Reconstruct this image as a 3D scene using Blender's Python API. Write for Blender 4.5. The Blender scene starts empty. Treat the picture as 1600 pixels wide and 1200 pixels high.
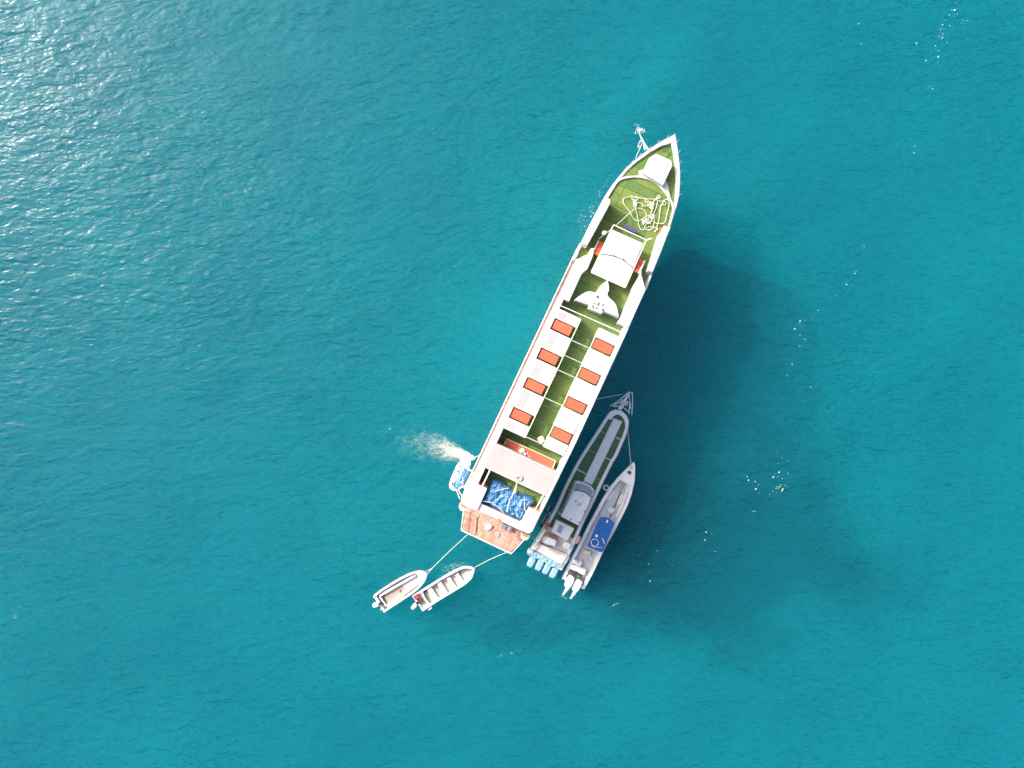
import bpy, bmesh, math, random
from mathutils import Vector, Matrix, noise
R = math.radians
sc = bpy.context.scene
random.seed(7)

# ------------------------------------------------------------------ camera
H = 57.0            # metres above the sea, straight down
F = 1067.0          # focal length in photo pixels (1600 wide)
cam = bpy.data.cameras.new('camera'); co = bpy.data.objects.new('camera', cam); sc.collection.objects.link(co)
co.location = (0, 0, H); co.rotation_euler = (0, 0, 0)
cam.sensor_width = 36; cam.lens = 36 * F / 1600; cam.clip_end = 20000
sc.camera = co

# ------------------------------------------------------------------ sky and sun
ZEN, PHI = 56.0, 35.0
w = bpy.data.worlds.new('World'); sc.world = w; w.use_nodes = True
wn = w.node_tree; bg = wn.nodes['Background']
sky = wn.nodes.new('ShaderNodeTexSky'); sky.sky_type = 'NISHITA'; sky.sun_disc = False; sky.air_density = .65; sky.dust_density = 7.0; sky.ozone_density = .3
sky.sun_elevation = R(90 - ZEN)
sky.sun_rotation = math.atan2(-math.cos(R(PHI)), math.sin(R(PHI)))
bg.inputs[1].default_value = 0.15
wn.links.new(sky.outputs[0], bg.inputs[0])
sl = bpy.data.lights.new('sun', 'SUN'); so = bpy.data.objects.new('sun', sl); sc.collection.objects.link(so)
sl.energy = 2.15; sl.angle = R(1.3); sl.color = (1, .95, .88)
to_sun = Vector((-math.cos(R(PHI)) * math.sin(R(ZEN)), math.sin(R(PHI)) * math.sin(R(ZEN)), math.cos(R(ZEN))))
so.rotation_euler = to_sun.to_track_quat('Z', 'Y').to_euler()
so.location = to_sun * 200
vs_ = sc.view_settings
vs_.view_transform = 'Standard'; vs_.look = 'None'; vs_.exposure = 1.12; vs_.gamma = 1; vs_.use_curve_mapping = False
sc.cycles.use_denoising = True
sc.cycles.volume_bounces = 1; sc.cycles.max_bounces = 6; sc.cycles.adaptive_threshold = .03; sc.cycles.transparent_max_bounces = 16

# ------------------------------------------------------------------ materials
def mat(name, col, rough=.5, var=.12, scale=3.0, bump=0.0, bscale=40., metal=0.0, col2=None, spec=.4):
    m = bpy.data.materials.new(name); m.use_nodes = True
    n, L = m.node_tree.nodes, m.node_tree.links
    p = n['Principled BSDF']
    p.inputs['Roughness'].default_value = rough; p.inputs['Metallic'].default_value = metal
    p.inputs['Specular IOR Level'].default_value = spec
    tc = n.new('ShaderNodeTexCoord')
    no = n.new('ShaderNodeTexNoise'); no.inputs['Scale'].default_value = scale; no.inputs['Detail'].default_value = 6
    no.inputs['Roughness'].default_value = .65
    L.new(tc.outputs['Object'], no.inputs['Vector'])
    rp = n.new('ShaderNodeValToRGB'); rp.color_ramp.elements[0].position = .32; rp.color_ramp.elements[1].position = .68
    c2 = col2 or tuple(c * (1 - var * 2) for c in col)
    rp.color_ramp.elements[0].color = (*c2, 1); rp.color_ramp.elements[1].color = (*col, 1)
    L.new(no.outputs[0], rp.inputs[0]); L.new(rp.outputs[0], p.inputs['Base Color'])
    if bump:
        n2 = n.new('ShaderNodeTexNoise'); n2.inputs['Scale'].default_value = bscale; n2.inputs['Detail'].default_value = 3
        L.new(tc.outputs['Object'], n2.inputs['Vector'])
        b = n.new('ShaderNodeBump'); b.inputs['Distance'].default_value = bump; b.inputs['Strength'].default_value = .8
        L.new(n2.outputs[0], b.inputs['Height']); L.new(b.outputs[0], p.inputs['Normal'])
    return m
M = {
 'white': mat('white_paint', (.74, .74, .73), .35, .09, 1.1),
 'white_warm': mat('worn_white_paint', (.60, .57, .54), .45, .10, 2.2),
 'roof': mat('weathered_roof_paint', (.41, .385, .385), .5, .06, .9),
 'grey_pad': mat('pale_grey_vinyl', (.37, .37, .39), .55, .05, 1.5),
 'boatw': mat('boat_gelcoat', (.86, .86, .85), .3, .04, 1.3),
 'hullw': mat('hull_white', (.76, .76, .76), .3, .06, .5),
 'rail': mat('white_rail', (.78, .77, .72), .35, .05, 2),
 'cream': mat('cream_pole', (.78, .72, .50), .4, .06, 2),
 'turf1': mat('turf_a', (.145, .225, .068), .95, .2, 2.2, .03, 30, col2=(.120, .190, .058), spec=.1),
 'turf2': mat('turf_b', (.115, .205, .064), .95, .2, 2.0, .03, 30, col2=(.100, .170, .055), spec=.1),
 'turf3': mat('turf_c', (.170, .240, .068), .95, .2, 2.5, .03, 30, col2=(.150, .210, .060), spec=.1),
 'turf_boat': mat('turf_boat', (.10, .20, .105), .95, .15, 2.5, .02, 34, spec=.1),
 'orange1': mat('orange_top_a', (.70, .105, .065), .5, .10, 2.6, .004, 14, col2=(.68, .14, .055)),
 'orange2': mat('orange_top_b', (.70, .115, .045), .5, .10, 2.6, .004, 14, col2=(.66, .11, .07)),
 'red_step': mat('red_orange_paint', (.70, .13, .055), .5, .12, 3),
 'pink': mat('coral_vinyl', (.64, .11, .085), .5, .1, 1.4, col2=(.66, .15, .055)),
 'brown': mat('brown_side_deck', (.42, .27, .23), .7, .2, 1.5, col2=(.34, .20, .16)),
 'darkwood': mat('dark_wood', (.12, .06, .035), .7, .2, 3),
 'purple': mat('purple_vinyl', (.10, .07, .20), .5, .1, 4),
 'tarp': mat('blue_tarp', (.11, .29, .52), .34, .12, 3, col2=(.06, .21, .44), spec=.7),
 'canvas': mat('blue_canvas', (.010, .11, .36), .6, .10, 2.0, col2=(.008, .085, .30)),
 'rope': mat('white_rope', (.72, .71, .64), .8, .1, 8),
 'black': mat('black_rubber', (.02, .02, .022), .5, .1, 5),
 'dark': mat('dark_grey', (.07, .075, .085), .5, .15, 4),
 'steel': mat('dull_steel', (.55, .57, .60), .35, .1, 4, metal=.6),
 'grey_deck': mat('grey_nonslip', (.56, .57, .57), .7, .10, 1.2, .004, 40, col2=(.48, .50, .51)),
 'panel': mat('pale_deck_panel', (.76, .75, .75), .6, .05, 1.5),
 'glass': mat('tinted_screen', (.25, .36, .42), .08, .1, 1, spec=.8),
 'lilac': mat('lilac_hatch', (.42, .38, .48), .4, .05, 3),
 'engine_blue': mat('engine_cover_blue', (.20, .36, .48), .5, .12, 3, col2=(.28, .44, .54)),
 'engine_white': mat('engine_cowl_white', (.80, .78, .76), .3, .04, 2),
 'orange_fender': mat('orange_fender', (.75, .18, .08), .55, .1, 6),
 'tan': mat('tan_basket', (.50, .28, .15), .7, .2, 8),
 'sand': mat('dirty_floor', (.36, .28, .21), .7, .15, 2.2, col2=(.30, .29, .28)),
 'off': mat('pale_floor', (.47, .43, .41), .6, .1, 2.0),
 'yellow': mat('yellow_patch', (.70, .48, .15), .6, .1, 5),
 'red': mat('red_can', (.55, .06, .08), .4, .1, 6),
 'navy': mat('navy_cloth', (.04, .06, .14), .8, .2, 10),
 'skinpink': mat('pale_pink_cloth', (.72, .50, .45), .8, .1, 8),
 'foam': mat('sea_foam', (.86, .87, .85), .9, .06, 4, spec=.1),
 'spray': mat('bilge_spray', (.80, .74, .64), .9, .10, 4, spec=.1),
}
PL = [mat('plank_%s' % k, c, .32, .16, 2.4, .006, 22, col2=c2) for k, c, c2 in (
    ('a', (.62, .33, .24), (.36, .19, .15)), ('b', (.68, .44, .30), (.44, .20, .14)),
    ('c', (.56, .30, .24), (.60, .38, .30)), ('d', (.70, .48, .34), (.42, .22, .17)), ('e', (.64, .36, .29), (.48, .33, .30)))]

# ------------------------------------------------------------------ geometry helpers
col = sc.collection
LIFT = 0.0                                  # height of the ship's own datum above the sea while its parts are built
def P(px, py, z=0.0):                       # photo pixel -> point on the level z (camera looks straight down)
    z = z + LIFT; k = (H - z) / F
    return Vector(((px - 800) * k, (600 - py) * k, z))
O_ = (879.0, 588.0); B_ = (.426, -.905); R_ = (.905, .426)
def W(s, t, z):                             # ship axes (s towards the bow, t to starboard, photo pixels) -> point at level z
    return P(O_[0] + s * B_[0] + t * R_[0], O_[1] + s * B_[1] + t * R_[1], z)
def Q(x0, y0, k):                           # crop helper
    return lambda x, y, z: P(x0 + x * k, y0 + y * k, z)
cA, cB, cF, cH, cK, cL, cM = Q(920,190,.1125), Q(900,300,.1125), Q(700,660,.125), Q(860,590,.1125), Q(850,660,.1125), Q(820,720,.1125), Q(800,810,.1125)
cN, cS, cP_, cQ = Q(570,860,.125), Q(700,790,.1), Q(780,670,.0625), Q(890,420,.0625)

class MB:
    def __init__(s): s.v = []; s.f = []
    def add(s, vs, fs):
        o = len(s.v); s.v += [Vector(v) for v in vs]; s.f += [tuple(i + o for i in f) for f in fs]; return s
    def prism(s, pts, z0, z1):              # pts: world points (xy used)
        pts = [Vector((p[0], p[1])) for p in pts]
        a = sum(pts[i].x * pts[(i+1) % len(pts)].y - pts[(i+1) % len(pts)].x * pts[i].y for i in range(len(pts)))
        if a < 0: pts = pts[::-1]
        n = len(pts); z0 += LIFT; z1 += LIFT
        vs = [(p.x, p.y, z0) for p in pts] + [(p.x, p.y, z1) for p in pts]
        fs = [tuple(range(n))[::-1], tuple(range(n, 2*n))] + [(i, (i+1) % n, n + (i+1) % n, n + i) for i in range(n)]
        return s.add(vs, fs)
    def obox(s, c, ax, lx, ly, z0, z1):     # box centred at c (xy), long axis ax
        ax = Vector((ax[0], ax[1])).normalized(); ay = Vector((-ax.y, ax.x)); c = Vector((c[0], c[1]))
        return s.prism([c + ax*a*lx/2 + ay*b*ly/2 for a, b in ((-1,-1),(1,-1),(1,1),(-1,1))], z0, z1)
    def tube(s, pts, r, n=6, closed=False):
        pts = [Vector(p) for p in pts]; N = len(pts)
        rs = r if isinstance(r, (list, tuple)) else [r] * N
        rings = []
        for i, p in enumerate(pts):
            d = (pts[(i+1) % N] - pts[i-1]) if closed else (pts[min(i+1, N-1)] - pts[max(i-1, 0)])
            if d.length < 1e-6: d = Vector((1, 0, 0))
            d.normalize(); u = d.cross(Vector((0, 0, 1)))
            if u.length < 1e-3: u = Vector((1, 0, 0))
            u.normalize(); v = u.cross(d)
            rings.append([p + (u*math.cos(2*math.pi*k/n) + v*math.sin(2*math.pi*k/n)) * rs[i] for k in range(n)])
        return s.loft(rings, wrap=closed)
    def loft(s, rings, wrap=False, cap=True):
        n = len(rings[0]); N = len(rings)
        vs = [v for r in rings for v in r]; fs = []
        for i in range(N if wrap else N - 1):
            j = (i + 1) % N
            for k in range(n): fs.append((i*n + k, i*n + (k+1) % n, j*n + (k+1) % n, j*n + k))
        if cap and not wrap: fs += [tuple(range(n))[::-1], tuple((N-1)*n + k for k in range(n))]
        return s.add(vs, fs)
    def blob(s, c, rx, ry, rz, ax=(1, 0), nu=12, nv=7, jit=0, half=False):
        ax = Vector((ax[0], ax[1], 0)).normalized(); ay = Vector((-ax.y, ax.x, 0)); c = Vector(c); rings = []
        lo = 0 if half else -math.pi/2
        for j in range(nv):
            a = lo + (math.pi/2 - lo) * (j + .02) / (nv - .96)
            rr, zz = math.cos(a), math.sin(a)
            rings.append([c + ax*rx*rr*math.cos(b)*(1+jit*random.uniform(-1, 1)) + ay*ry*rr*math.sin(b)*(1+jit*random.uniform(-1, 1)) + Vector((0, 0, rz*zz)) for b in (2*math.pi*k/nu for k in range(nu))])
        return s.loft(rings)

def finish(o, bevel=0, smooth=False):
    if bevel:
        b = o.modifiers.new('bevel', 'BEVEL'); b.width = bevel; b.segments = 2; b.limit_method = 'ANGLE'; b.angle_limit = R(35)
    if smooth:
        for p in o.data.polygons: p.use_smooth = True
def link(name, mb, m, parent=None, bevel=0, smooth=False, org=None):
    if parent is not None:
        o0 = Vector(parent['_o']) if '_o' in parent else Vector((0, 0, 0))
    else:
        c = sum(mb.v, Vector()) / len(mb.v); o0 = Vector((c.x, c.y, min(v.z for v in mb.v))) if org is None else Vector(org)
    me = bpy.data.meshes.new(name); me.from_pydata([v - o0 for v in mb.v], [], mb.f)
    me.materials.append(m)
    bm = bmesh.new(); bm.from_mesh(me); bmesh.ops.recalc_face_normals(bm, faces=bm.faces); bm.to_mesh(me); bm.free()
    o = bpy.data.objects.new(name, me); col.objects.link(o)
    if parent is not None:
        o.parent = parent; o['_o'] = tuple(o0)
    else:
        o.location = o0; o['_o'] = tuple(o0)
    finish(o, bevel, smooth); return o
def tag(o, label, cat, group=None):
    o['label'] = label; o['category'] = cat
    if group: o['group'] = group
    return o
def thing(name, loc, label, cat, group=None):
    o = bpy.data.objects.new(name, None); col.objects.link(o); o.location = loc; o['_o'] = tuple(loc); o.empty_display_size = .3
    return tag(o, label, cat, group)
def structure(o): o['kind'] = 'structure'; return o
def clip(poly, f):                           # keep f(p) >= 0
    out = []
    for i, p in enumerate(poly):
        q = poly[(i+1) % len(poly)]; a, b = f(p), f(q)
        if a >= 0: out.append(p)
        if a * b < 0:
            k = a / (a - b); out.append((p[0] + (q[0]-p[0])*k, p[1] + (q[1]-p[1])*k))
    return out
def band(poly, s0, s1): return clip(clip(poly, lambda p: p[0] - s0), lambda p: s1 - p[0])
def bandt(poly, s0, s1): return clip(clip(poly, lambda p: p[1] - s0), lambda p: s1 - p[1])
def SP(pts, z): return [W(s, t, z) for s, t in pts]
def smoothline(pts, n=5, closed=False):
    out = []; N = len(pts); pts = [Vector(p) for p in pts]
    for i in range(N if closed else N - 1):
        if closed: p0, p1, p2, p3 = pts[i-1], pts[i], pts[(i+1) % N], pts[(i+2) % N]
        else: p0, p1, p2, p3 = pts[max(i-1, 0)], pts[i], pts[i+1], pts[min(i+2, N-1)]
        for k in range(n):
            t = k / n
            out.append(.5*((2*p1) + (p2-p0)*t + (2*p0-5*p1+4*p2-p3)*t*t + (3*p1-p0-3*p2+p3)*t**3))
    if not closed: out.append(pts[-1])
    return out

# ------------------------------------------------------------------ the sea and its bed
def build_sea():
    m = bpy.data.materials.new('sea_water'); m.use_nodes = True
    n, L = m.node_tree.nodes, m.node_tree.links; n.clear()
    out = n.new('ShaderNodeOutputMaterial')
    tr = n.new('ShaderNodeBsdfTransparent')
    gl = n.new('ShaderNodeBsdfGlossy'); gl.inputs['Roughness'].default_value = .27
    df = n.new('ShaderNodeBsdfDiffuse'); df.inputs[0].default_value = (.004, .27, .33, 1)
    m1 = n.new('ShaderNodeMixShader'); m1.inputs[0].default_value = .06
    m2 = n.new('ShaderNodeMixShader')
    lw = n.new('ShaderNodeLayerWeight'); lw.inputs[0].default_value = .5
    pw = n.new('ShaderNodeMath'); pw.operation = 'POWER'; pw.inputs[1].default_value = 5
    ma = n.new('ShaderNodeMath'); ma.operation = 'MULTIPLY_ADD'; ma.inputs[1].default_value = .97; ma.inputs[2].default_value = .017
    L.new(lw.outputs['Facing'], pw.inputs[0]); L.new(pw.outputs[0], ma.inputs[0]); L.new(ma.outputs[0], m2.inputs[0])
    L.new(tr.outputs[0], m1.inputs[1]); L.new(df.outputs[0], m1.inputs[2])
    L.new(m1.outputs[0], m2.inputs[1]); L.new(gl.outputs[0], m2.inputs[2]); L.new(m2.outputs[0], out.inputs[0])
    tc = n.new('ShaderNodeTexCoord')
    def layer(rot, stretch, specs):
        mp = n.new('ShaderNodeMapping'); mp.inputs['Rotation'].default_value = (0, 0, R(rot)); mp.inputs['Scale'].default_value = (stretch, 1, 1)
        L.new(tc.outputs['Object'], mp.inputs[0]); h = None
        for sca, amp, det in specs:
            no = n.new('ShaderNodeTexNoise'); no.inputs['Scale'].default_value = sca; no.inputs['Detail'].default_value = det; no.inputs['Roughness'].default_value = .6
            no.inputs['Distortion'].default_value = .4
            L.new(mp.outputs[0], no.inputs['Vector'])
            mu = n.new('ShaderNodeMath'); mu.operation = 'MULTIPLY_ADD'; mu.inputs[1].default_value = amp; mu.inputs[2].default_value = 0
            L.new(no.outputs[0], mu.inputs[0])
            if h: L.new(h, mu.inputs[2])
            h = mu.outputs[0]
        return h
    h = layer(-30, .45, ((.26, .30, 1), (.85, .26, 2), (2.0, .20, 2), (4.2, .07, 1)))
    wp = n.new('ShaderNodeTexNoise'); wp.inputs['Scale'].default_value = .055; wp.inputs['Detail'].default_value = 3; wp.inputs['Distortion'].default_value = .6
    L.new(tc.outputs['Object'], wp.inputs['Vector'])
    wr = n.new('ShaderNodeMapRange'); wr.inputs[1].default_value = .3; wr.inputs[2].default_value = .7; wr.inputs[3].default_value = .72; wr.inputs[4].default_value = 1.25
    L.new(wp.outputs[0], wr.inputs[0])
    hm = n.new('ShaderNodeMath'); hm.operation = 'MULTIPLY'; L.new(h, hm.inputs[0]); L.new(wr.outputs[0], hm.inputs[1]); h = hm.outputs[0]   # wind patches
    bu = n.new('ShaderNodeBump'); bu.inputs['Strength'].default_value = 1; bu.inputs['Distance'].default_value = .37
    L.new(h, bu.inputs['Height'])
    bd = n.new('ShaderNodeBump'); bd.inputs['Strength'].default_value = 1; bd.inputs['Distance'].default_value = 2.0
    L.new(h, bd.inputs['Height'])
    L.new(bu.outputs[0], gl.inputs['Normal']); L.new(bd.outputs[0], df.inputs['Normal']); L.new(bu.outputs[0], lw.inputs['Normal'])
    # steeper facets of the ripples let less light through
    sx = n.new('ShaderNodeSeparateXYZ'); L.new(bd.outputs[0], sx.inputs[0])
    rt = n.new('ShaderNodeMapRange'); rt.inputs[1].default_value = .55; rt.inputs[2].default_value = 1.0; rt.inputs[3].default_value = .66; rt.inputs[4].default_value = 1.0
    ab = n.new('ShaderNodeMath'); ab.operation = 'ABSOLUTE'; L.new(sx.outputs['Z'], ab.inputs[0]); L.new(ab.outputs[0], rt.inputs[0])
    cb = n.new('ShaderNodeCombineXYZ')
    for k_ in range(3): L.new(rt.outputs[0], cb.inputs[k_])
    L.new(cb.outputs[0], tr.inputs[0])
    vs = n.new('ShaderNodeVolumeScatter'); va = n.new('ShaderNodeVolumeAbsorption'); ad = n.new('ShaderNodeAddShader')
    vs.inputs['Color'].default_value = (.11, .62, .82, 1); vs.inputs['Density'].default_value = .055; vs.inputs['Anisotropy'].default_value = -.1
    va.inputs['Color'].default_value = (0, .86, .905, 1); va.inputs['Density'].default_value = .44
    L.new(vs.outputs[0], ad.inputs[0]); L.new(va.outputs[0], ad.inputs[1]); L.new(ad.outputs[0], out.inputs['Volume'])
    mb = MB().prism([(-4000, -4000), (4000, -4000), (4000, 4000), (-4000, 4000)], -18, 0)
    structure(link('sea', mb, m, org=(0, 0, 0)))
    # uneven bed about 8 m down, with a dark weed patch that deepens the ship's shadow
    d = bpy.data.materials.new('seabed_sand'); d.use_nodes = True
    n, L = d.node_tree.nodes, d.node_tree.links; p = n['Principled BSDF']; p.inputs['Roughness'].default_value = 1
    tc = n.new('ShaderNodeTexCoord'); no = n.new('ShaderNodeTexNoise'); no.inputs['Scale'].default_value = .045; no.inputs['Detail'].default_value = 5
    L.new(tc.outputs['Object'], no.inputs['Vector'])
    rp = n.new('ShaderNodeValToRGB'); rp.color_ramp.elements[0].position = .33; rp.color_ramp.elements[1].position = .55
    rp.color_ramp.elements[0].color = (.32, .32, .275, 1); rp.color_ramp.elements[1].color = (.36, .36, .31, 1)
    L.new(no.outputs[0], rp.inputs[0])
    # dark weed patch, widened to paint the ship's shadow deeper at its lower end
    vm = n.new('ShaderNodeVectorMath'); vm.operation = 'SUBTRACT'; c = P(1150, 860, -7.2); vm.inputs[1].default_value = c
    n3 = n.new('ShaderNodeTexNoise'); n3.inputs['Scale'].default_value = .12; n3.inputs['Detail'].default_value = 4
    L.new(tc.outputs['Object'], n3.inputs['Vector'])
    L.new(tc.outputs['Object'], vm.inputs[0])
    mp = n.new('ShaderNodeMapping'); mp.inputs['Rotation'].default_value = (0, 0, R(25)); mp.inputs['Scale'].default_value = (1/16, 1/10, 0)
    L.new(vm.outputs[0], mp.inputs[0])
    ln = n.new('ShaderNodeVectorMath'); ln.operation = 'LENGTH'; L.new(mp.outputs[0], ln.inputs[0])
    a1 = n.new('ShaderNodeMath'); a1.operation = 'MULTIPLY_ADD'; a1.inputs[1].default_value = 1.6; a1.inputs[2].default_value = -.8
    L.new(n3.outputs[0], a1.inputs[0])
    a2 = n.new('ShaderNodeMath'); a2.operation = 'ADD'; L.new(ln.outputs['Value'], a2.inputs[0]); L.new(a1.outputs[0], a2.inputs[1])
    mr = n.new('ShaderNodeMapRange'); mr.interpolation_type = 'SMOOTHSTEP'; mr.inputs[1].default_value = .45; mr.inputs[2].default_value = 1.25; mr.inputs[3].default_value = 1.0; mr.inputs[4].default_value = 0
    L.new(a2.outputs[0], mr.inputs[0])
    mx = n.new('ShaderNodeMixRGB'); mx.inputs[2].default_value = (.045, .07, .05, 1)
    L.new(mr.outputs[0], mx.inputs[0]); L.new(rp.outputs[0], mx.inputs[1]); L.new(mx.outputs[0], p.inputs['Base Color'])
    mb = MB(); N = 110; S = 150.0
    for j in range(N + 1):
        for i in range(N + 1):
            x, y = -S + 2*S*i/N, -S + 2*S*j/N
            e = max(abs(x), abs(y)); fade = min(1, max(0, (S - e) / 20))
            z = -7.2 + fade * (1.3 * noise.noise(Vector((x*.10, y*.10, 3))) + .9 * noise.noise(Vector((x*.28, y*.28, 9))))
            mb.v.append(Vector((x, y, z)))
    for j in range(N):
        for i in range(N): a = j*(N+1) + i; mb.f.append((a, a+1, a+N+2, a+N+1))
    for x0, x1, y0, y1 in ((-3900, 3900, S, 3900), (-3900, 3900, -3900, -S), (-3900, -S, -S, S), (S, 3900, -S, S)):
        mb.add([(x0, y0, -7.2), (x1, y0, -7.2), (x1, y1, -7.2), (x0, y1, -7.2)], [(0, 1, 2, 3)])
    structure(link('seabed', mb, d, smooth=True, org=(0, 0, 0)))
build_sea()

# ------------------------------------------------------------------ the ship
ZT, ZW = 4.5, 5.5                            # turf deck, white blocks
SHIP_LIFT = 1.8
ship = thing('tour_ship', W(0, 0, 0), 'long white passenger ship with green turf decks and orange tables on top', 'ship')
PORT = [(417,-2),(398,-16.5),(378,-29),(354,-41.5),(335,-49),(316,-54),(300,-57.5),(282,-60),(240,-62),(200,-63)]
STBD = [(207,58.5),(245,56.5),(283,53.5),(314,48.5),(332,44.5),(357,34.5),(378,23.5),(398,11)]
LIFT = SHIP_LIFT
def ship_hull():
    mb = MB(); rings = []
    aft = [(100,-64.5),(-110,-64.5),(-222,-63.5),(-240,-62),(-246,-52),(-246,52),(-240,60.5),(-200,62),(-87,63.5),(113,62)]
    pts = [(s, t, 4.3) for s, t in PORT] + [(s, t, 3.3) for s, t in aft] + [(s, t, 4.3) for s, t in STBD]
    for z, kt, cut in ((-3.3, .72, 50), (-1.4, .9, 40), (.4, .95, 32), (2.4, .98, 15), (3.3 + SHIP_LIFT, 1.0, 3)):
        ring = []
        for s, t, zz in pts:
            f = max(0, (s - 200) / 217); flare = 1 - max(0, 1 - z / 5.1) * .35 * f
            p = W(s - cut * f**2, t * kt * flare, zz); ring.append(Vector((p.x, p.y, z)))
        rings.append(ring)
    mb.loft(rings); link('hull', mb, M['hullw'], ship)
    # dark waterline stripe
    mb = MB(); rr = []
    for z, g in ((.02, 1.004), (.30, 1.004)):
        k = (z - .4) / 1.4
        c = W(0, 0, 0)
        a = rings[2]
        rr.append([Vector((c.x + (v.x - c.x)*g, c.y + (v.y - c.y)*g, z)) for v in a])
    mb.loft(rr, cap=False); link('waterline_stripe', mb, M['dark'], ship)
ship_hull()
# brown side walkway seen along the port side, with its outer rail
mb = MB().prism(SP([(190,-63.6),(100,-64.0),(-110,-64.0),(-222,-63.0),(-222,-57),(190,-55)], 3.3), 3.302, 3.33)
link('side_deck', mb, M['brown'], ship)
mb = MB().prism(SP([(200,-64.6),(100,-65.2),(-110,-65.2),(-224,-64.2),(-224,-63.0),(-110,-64.0),(100,-64.0),(200,-63.4)], 3.45), 2.95, 3.47)
link('gunwale', mb, M['white_warm'], ship, .03)
for i in range(30):
    s = 185 - i * 13.6
    link('stanchion', MB().tube([W(s, -64.4, 3.46), W(s, -64.4, 4.15)], .025, 5), M['rail'], ship)
link('side_rail', MB().tube([W(190, -64.4, 4.15), W(-212, -64.2, 4.15)], .03, 6), M['rail'], ship)
# deck house below the turf
mb = MB().prism(SP([(200,-58.5),(-111.8,-58.8),(-111.8,60.5),(200,58)], 4.46), 3.3, 4.44); link('deck_house', mb, M['white'], ship)
mb = MB().prism(SP([(-181.2,-60),(-246,-59),(-246,58.5),(-181.2,60)], 4.1), -.7, 4.04); link('aft_house', mb, M['white'], ship)
mb = MB().prism([W(s, t*.985, 4.4) for s, t in PORT + STBD] , 3.3, 4.38); link('forecastle', mb, M['white'], ship)
mb = MB().prism(SP([(-112.2,-58.8),(-181,-58.8),(-181,60.5),(-112.2,60.5)], 4.0), 3.3, 3.84); link('deck_house', mb, M['white'], ship)
# windows along the port side of the deck house
for i in range(22):
    s = 150 - i * 15
    a, b = W(s, -59.0, 3.9), W(s - 8, -59.0, 3.9)
    d = (b - a).normalized(); nrm = Vector((d.y, -d.x, 0))
    if nrm.dot(W(0, -100, 3.9) - W(0, 0, 3.9)) < 0: nrm = -nrm
    link('window', MB().prism([a + nrm*.01, b + nrm*.01, b - nrm*.06, a - nrm*.06], 3.55, 4.2), M['dark'], ship)

# turf laid in strips
TURF = [M['turf1'], M['turf2'], M['turf3']]
def strips(poly, z0, z1, pitch, s0, s1, splits=(), gap=.45, seed=0):
    rnd = random.Random(seed); s = s1
    while s > s0 + 1:
        a = max(s0, s - pitch); piece = band(poly, a + gap/2, s - gap/2)
        cuts = [-200] + list(splits) + [200]
        for c0, c1 in zip(cuts, cuts[1:]):
            q = bandt(piece, c0 + gap/2, c1 - gap/2)
            if len(q) > 2:
                dz = rnd.uniform(-.008, .008)
                link('turf_strip', MB().prism(SP(q, z1), z0, z1 + dz), rnd.choice(TURF), ship)
        s = a
bowp = [(318,-48.5),(347,-39.8),(375,-26),(394,-12.5),(399,-3),(396,5),(374,18.5),(339,36.5),(316,45)]
strips(bowp, 4.38, 4.41, 13.5, 317, 399, (2,), seed=2)
forep = [(277,-50),(283,-54.5),(300,-53),(314,-50.5),(324,-41),(333,-24.5),(336.5,-5.5),(333,13),(325,28.5),(313,43.5),(290,49),(277,48)]
strips(forep, 4.38, 4.5, 14.2, 277, 337, (-38, 12), seed=3)
strips([(276.5,-50),(200,-56),(200,52),(276.5,48)], 4.38, 4.5, 25.5, 200, 276.5, (-14, 22), seed=4)
strips([(199.5,-58),(100,-58),(100,56),(199.5,54)], 4.44, 4.5, 25, 100, 199.5, (-6,), seed=5)
strips([(99.5,-50),(-112,-50),(-112,57),(99.5,57)], 4.44, 4.5, 25.5, -112, 99.5, (), seed=6)
strips([(-112.4,-49),(-139,-49),(-139,56.5),(-112.4,56.5)], 3.84, 3.9, 13.4, -139, -112.4, (-10,), seed=7)
strips([(-180.5,-48),(-236,-48),(-236,58),(-180.5,58)], 4.04, 4.1, 14, -236, -180.5, (-10, 24), seed=8)

# bow: bulwark, coaming, hatch, rails
def ribbon(outer, inner, z0s, z1s):
    mb = MB(); rings = [[Vector((*W(*o, z1)[:2], z0 + LIFT)), Vector((*W(*i_, z1)[:2], z0 + LIFT)), W(*i_, z1), W(*o, z1)] for o, i_, z0, z1 in zip(outer, inner, z0s, z1s)]
    return mb.loft(rings)
po = PORT; pi_ = [(401,-2.5),(392,-13.5),(374,-26),(351,-38.8),(334,-46),(315.5,-51.2),(299.5,-54.8),(281,-57),(240,-58),(200,-60)]
zt = [4.62,4.6,4.57,4.55,4.53,4.52,4.52,4.52,4.55,4.6]
link('bulwark', ribbon(po, pi_, [3.2]*10, zt), M['white'], ship, .02)
so_ = [(417,-2)] + STBD[::-1]; si_ = [(402,-1.5),(392,6.5),(373,18.5),(352,30),(328,40),(311,45),(282,50),(245,53),(207,55.5)]
link('bulwark', ribbon(so_, si_, [3.2]*9, [4.62,4.6,4.57,4.55,4.53,4.52,4.52,4.55,4.6]), M['white'], ship, .02)
arc = smoothline([(*p, 0) for p in [(283,-57),(300,-55),(314.5,-52.5),(325,-42.5),(334.5,-25),(338,-5.5),(334.5,13.5),(326.2,30),(314.5,45),(300,49.5),(283,52)]], 4)
arc = [(p.x, p.y) for p in arc]; arci = [(276 + (s-276)*.958, -2.5 + (t+2.5)*.955) for s, t in arc]
link('coaming', ribbon(arc, arci, [4.3]*len(arc), [4.62]*len(arc)), M['white'], ship, .02)
mb = MB().prism(SP([(341,-29),(346,-24),(346,16),(338,24),(325,33),(334,14),(338,-5),(335,-24)], 4.55), 4.3, 4.54); link('fore_plate', mb, M['white'], ship, .02)
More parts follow.
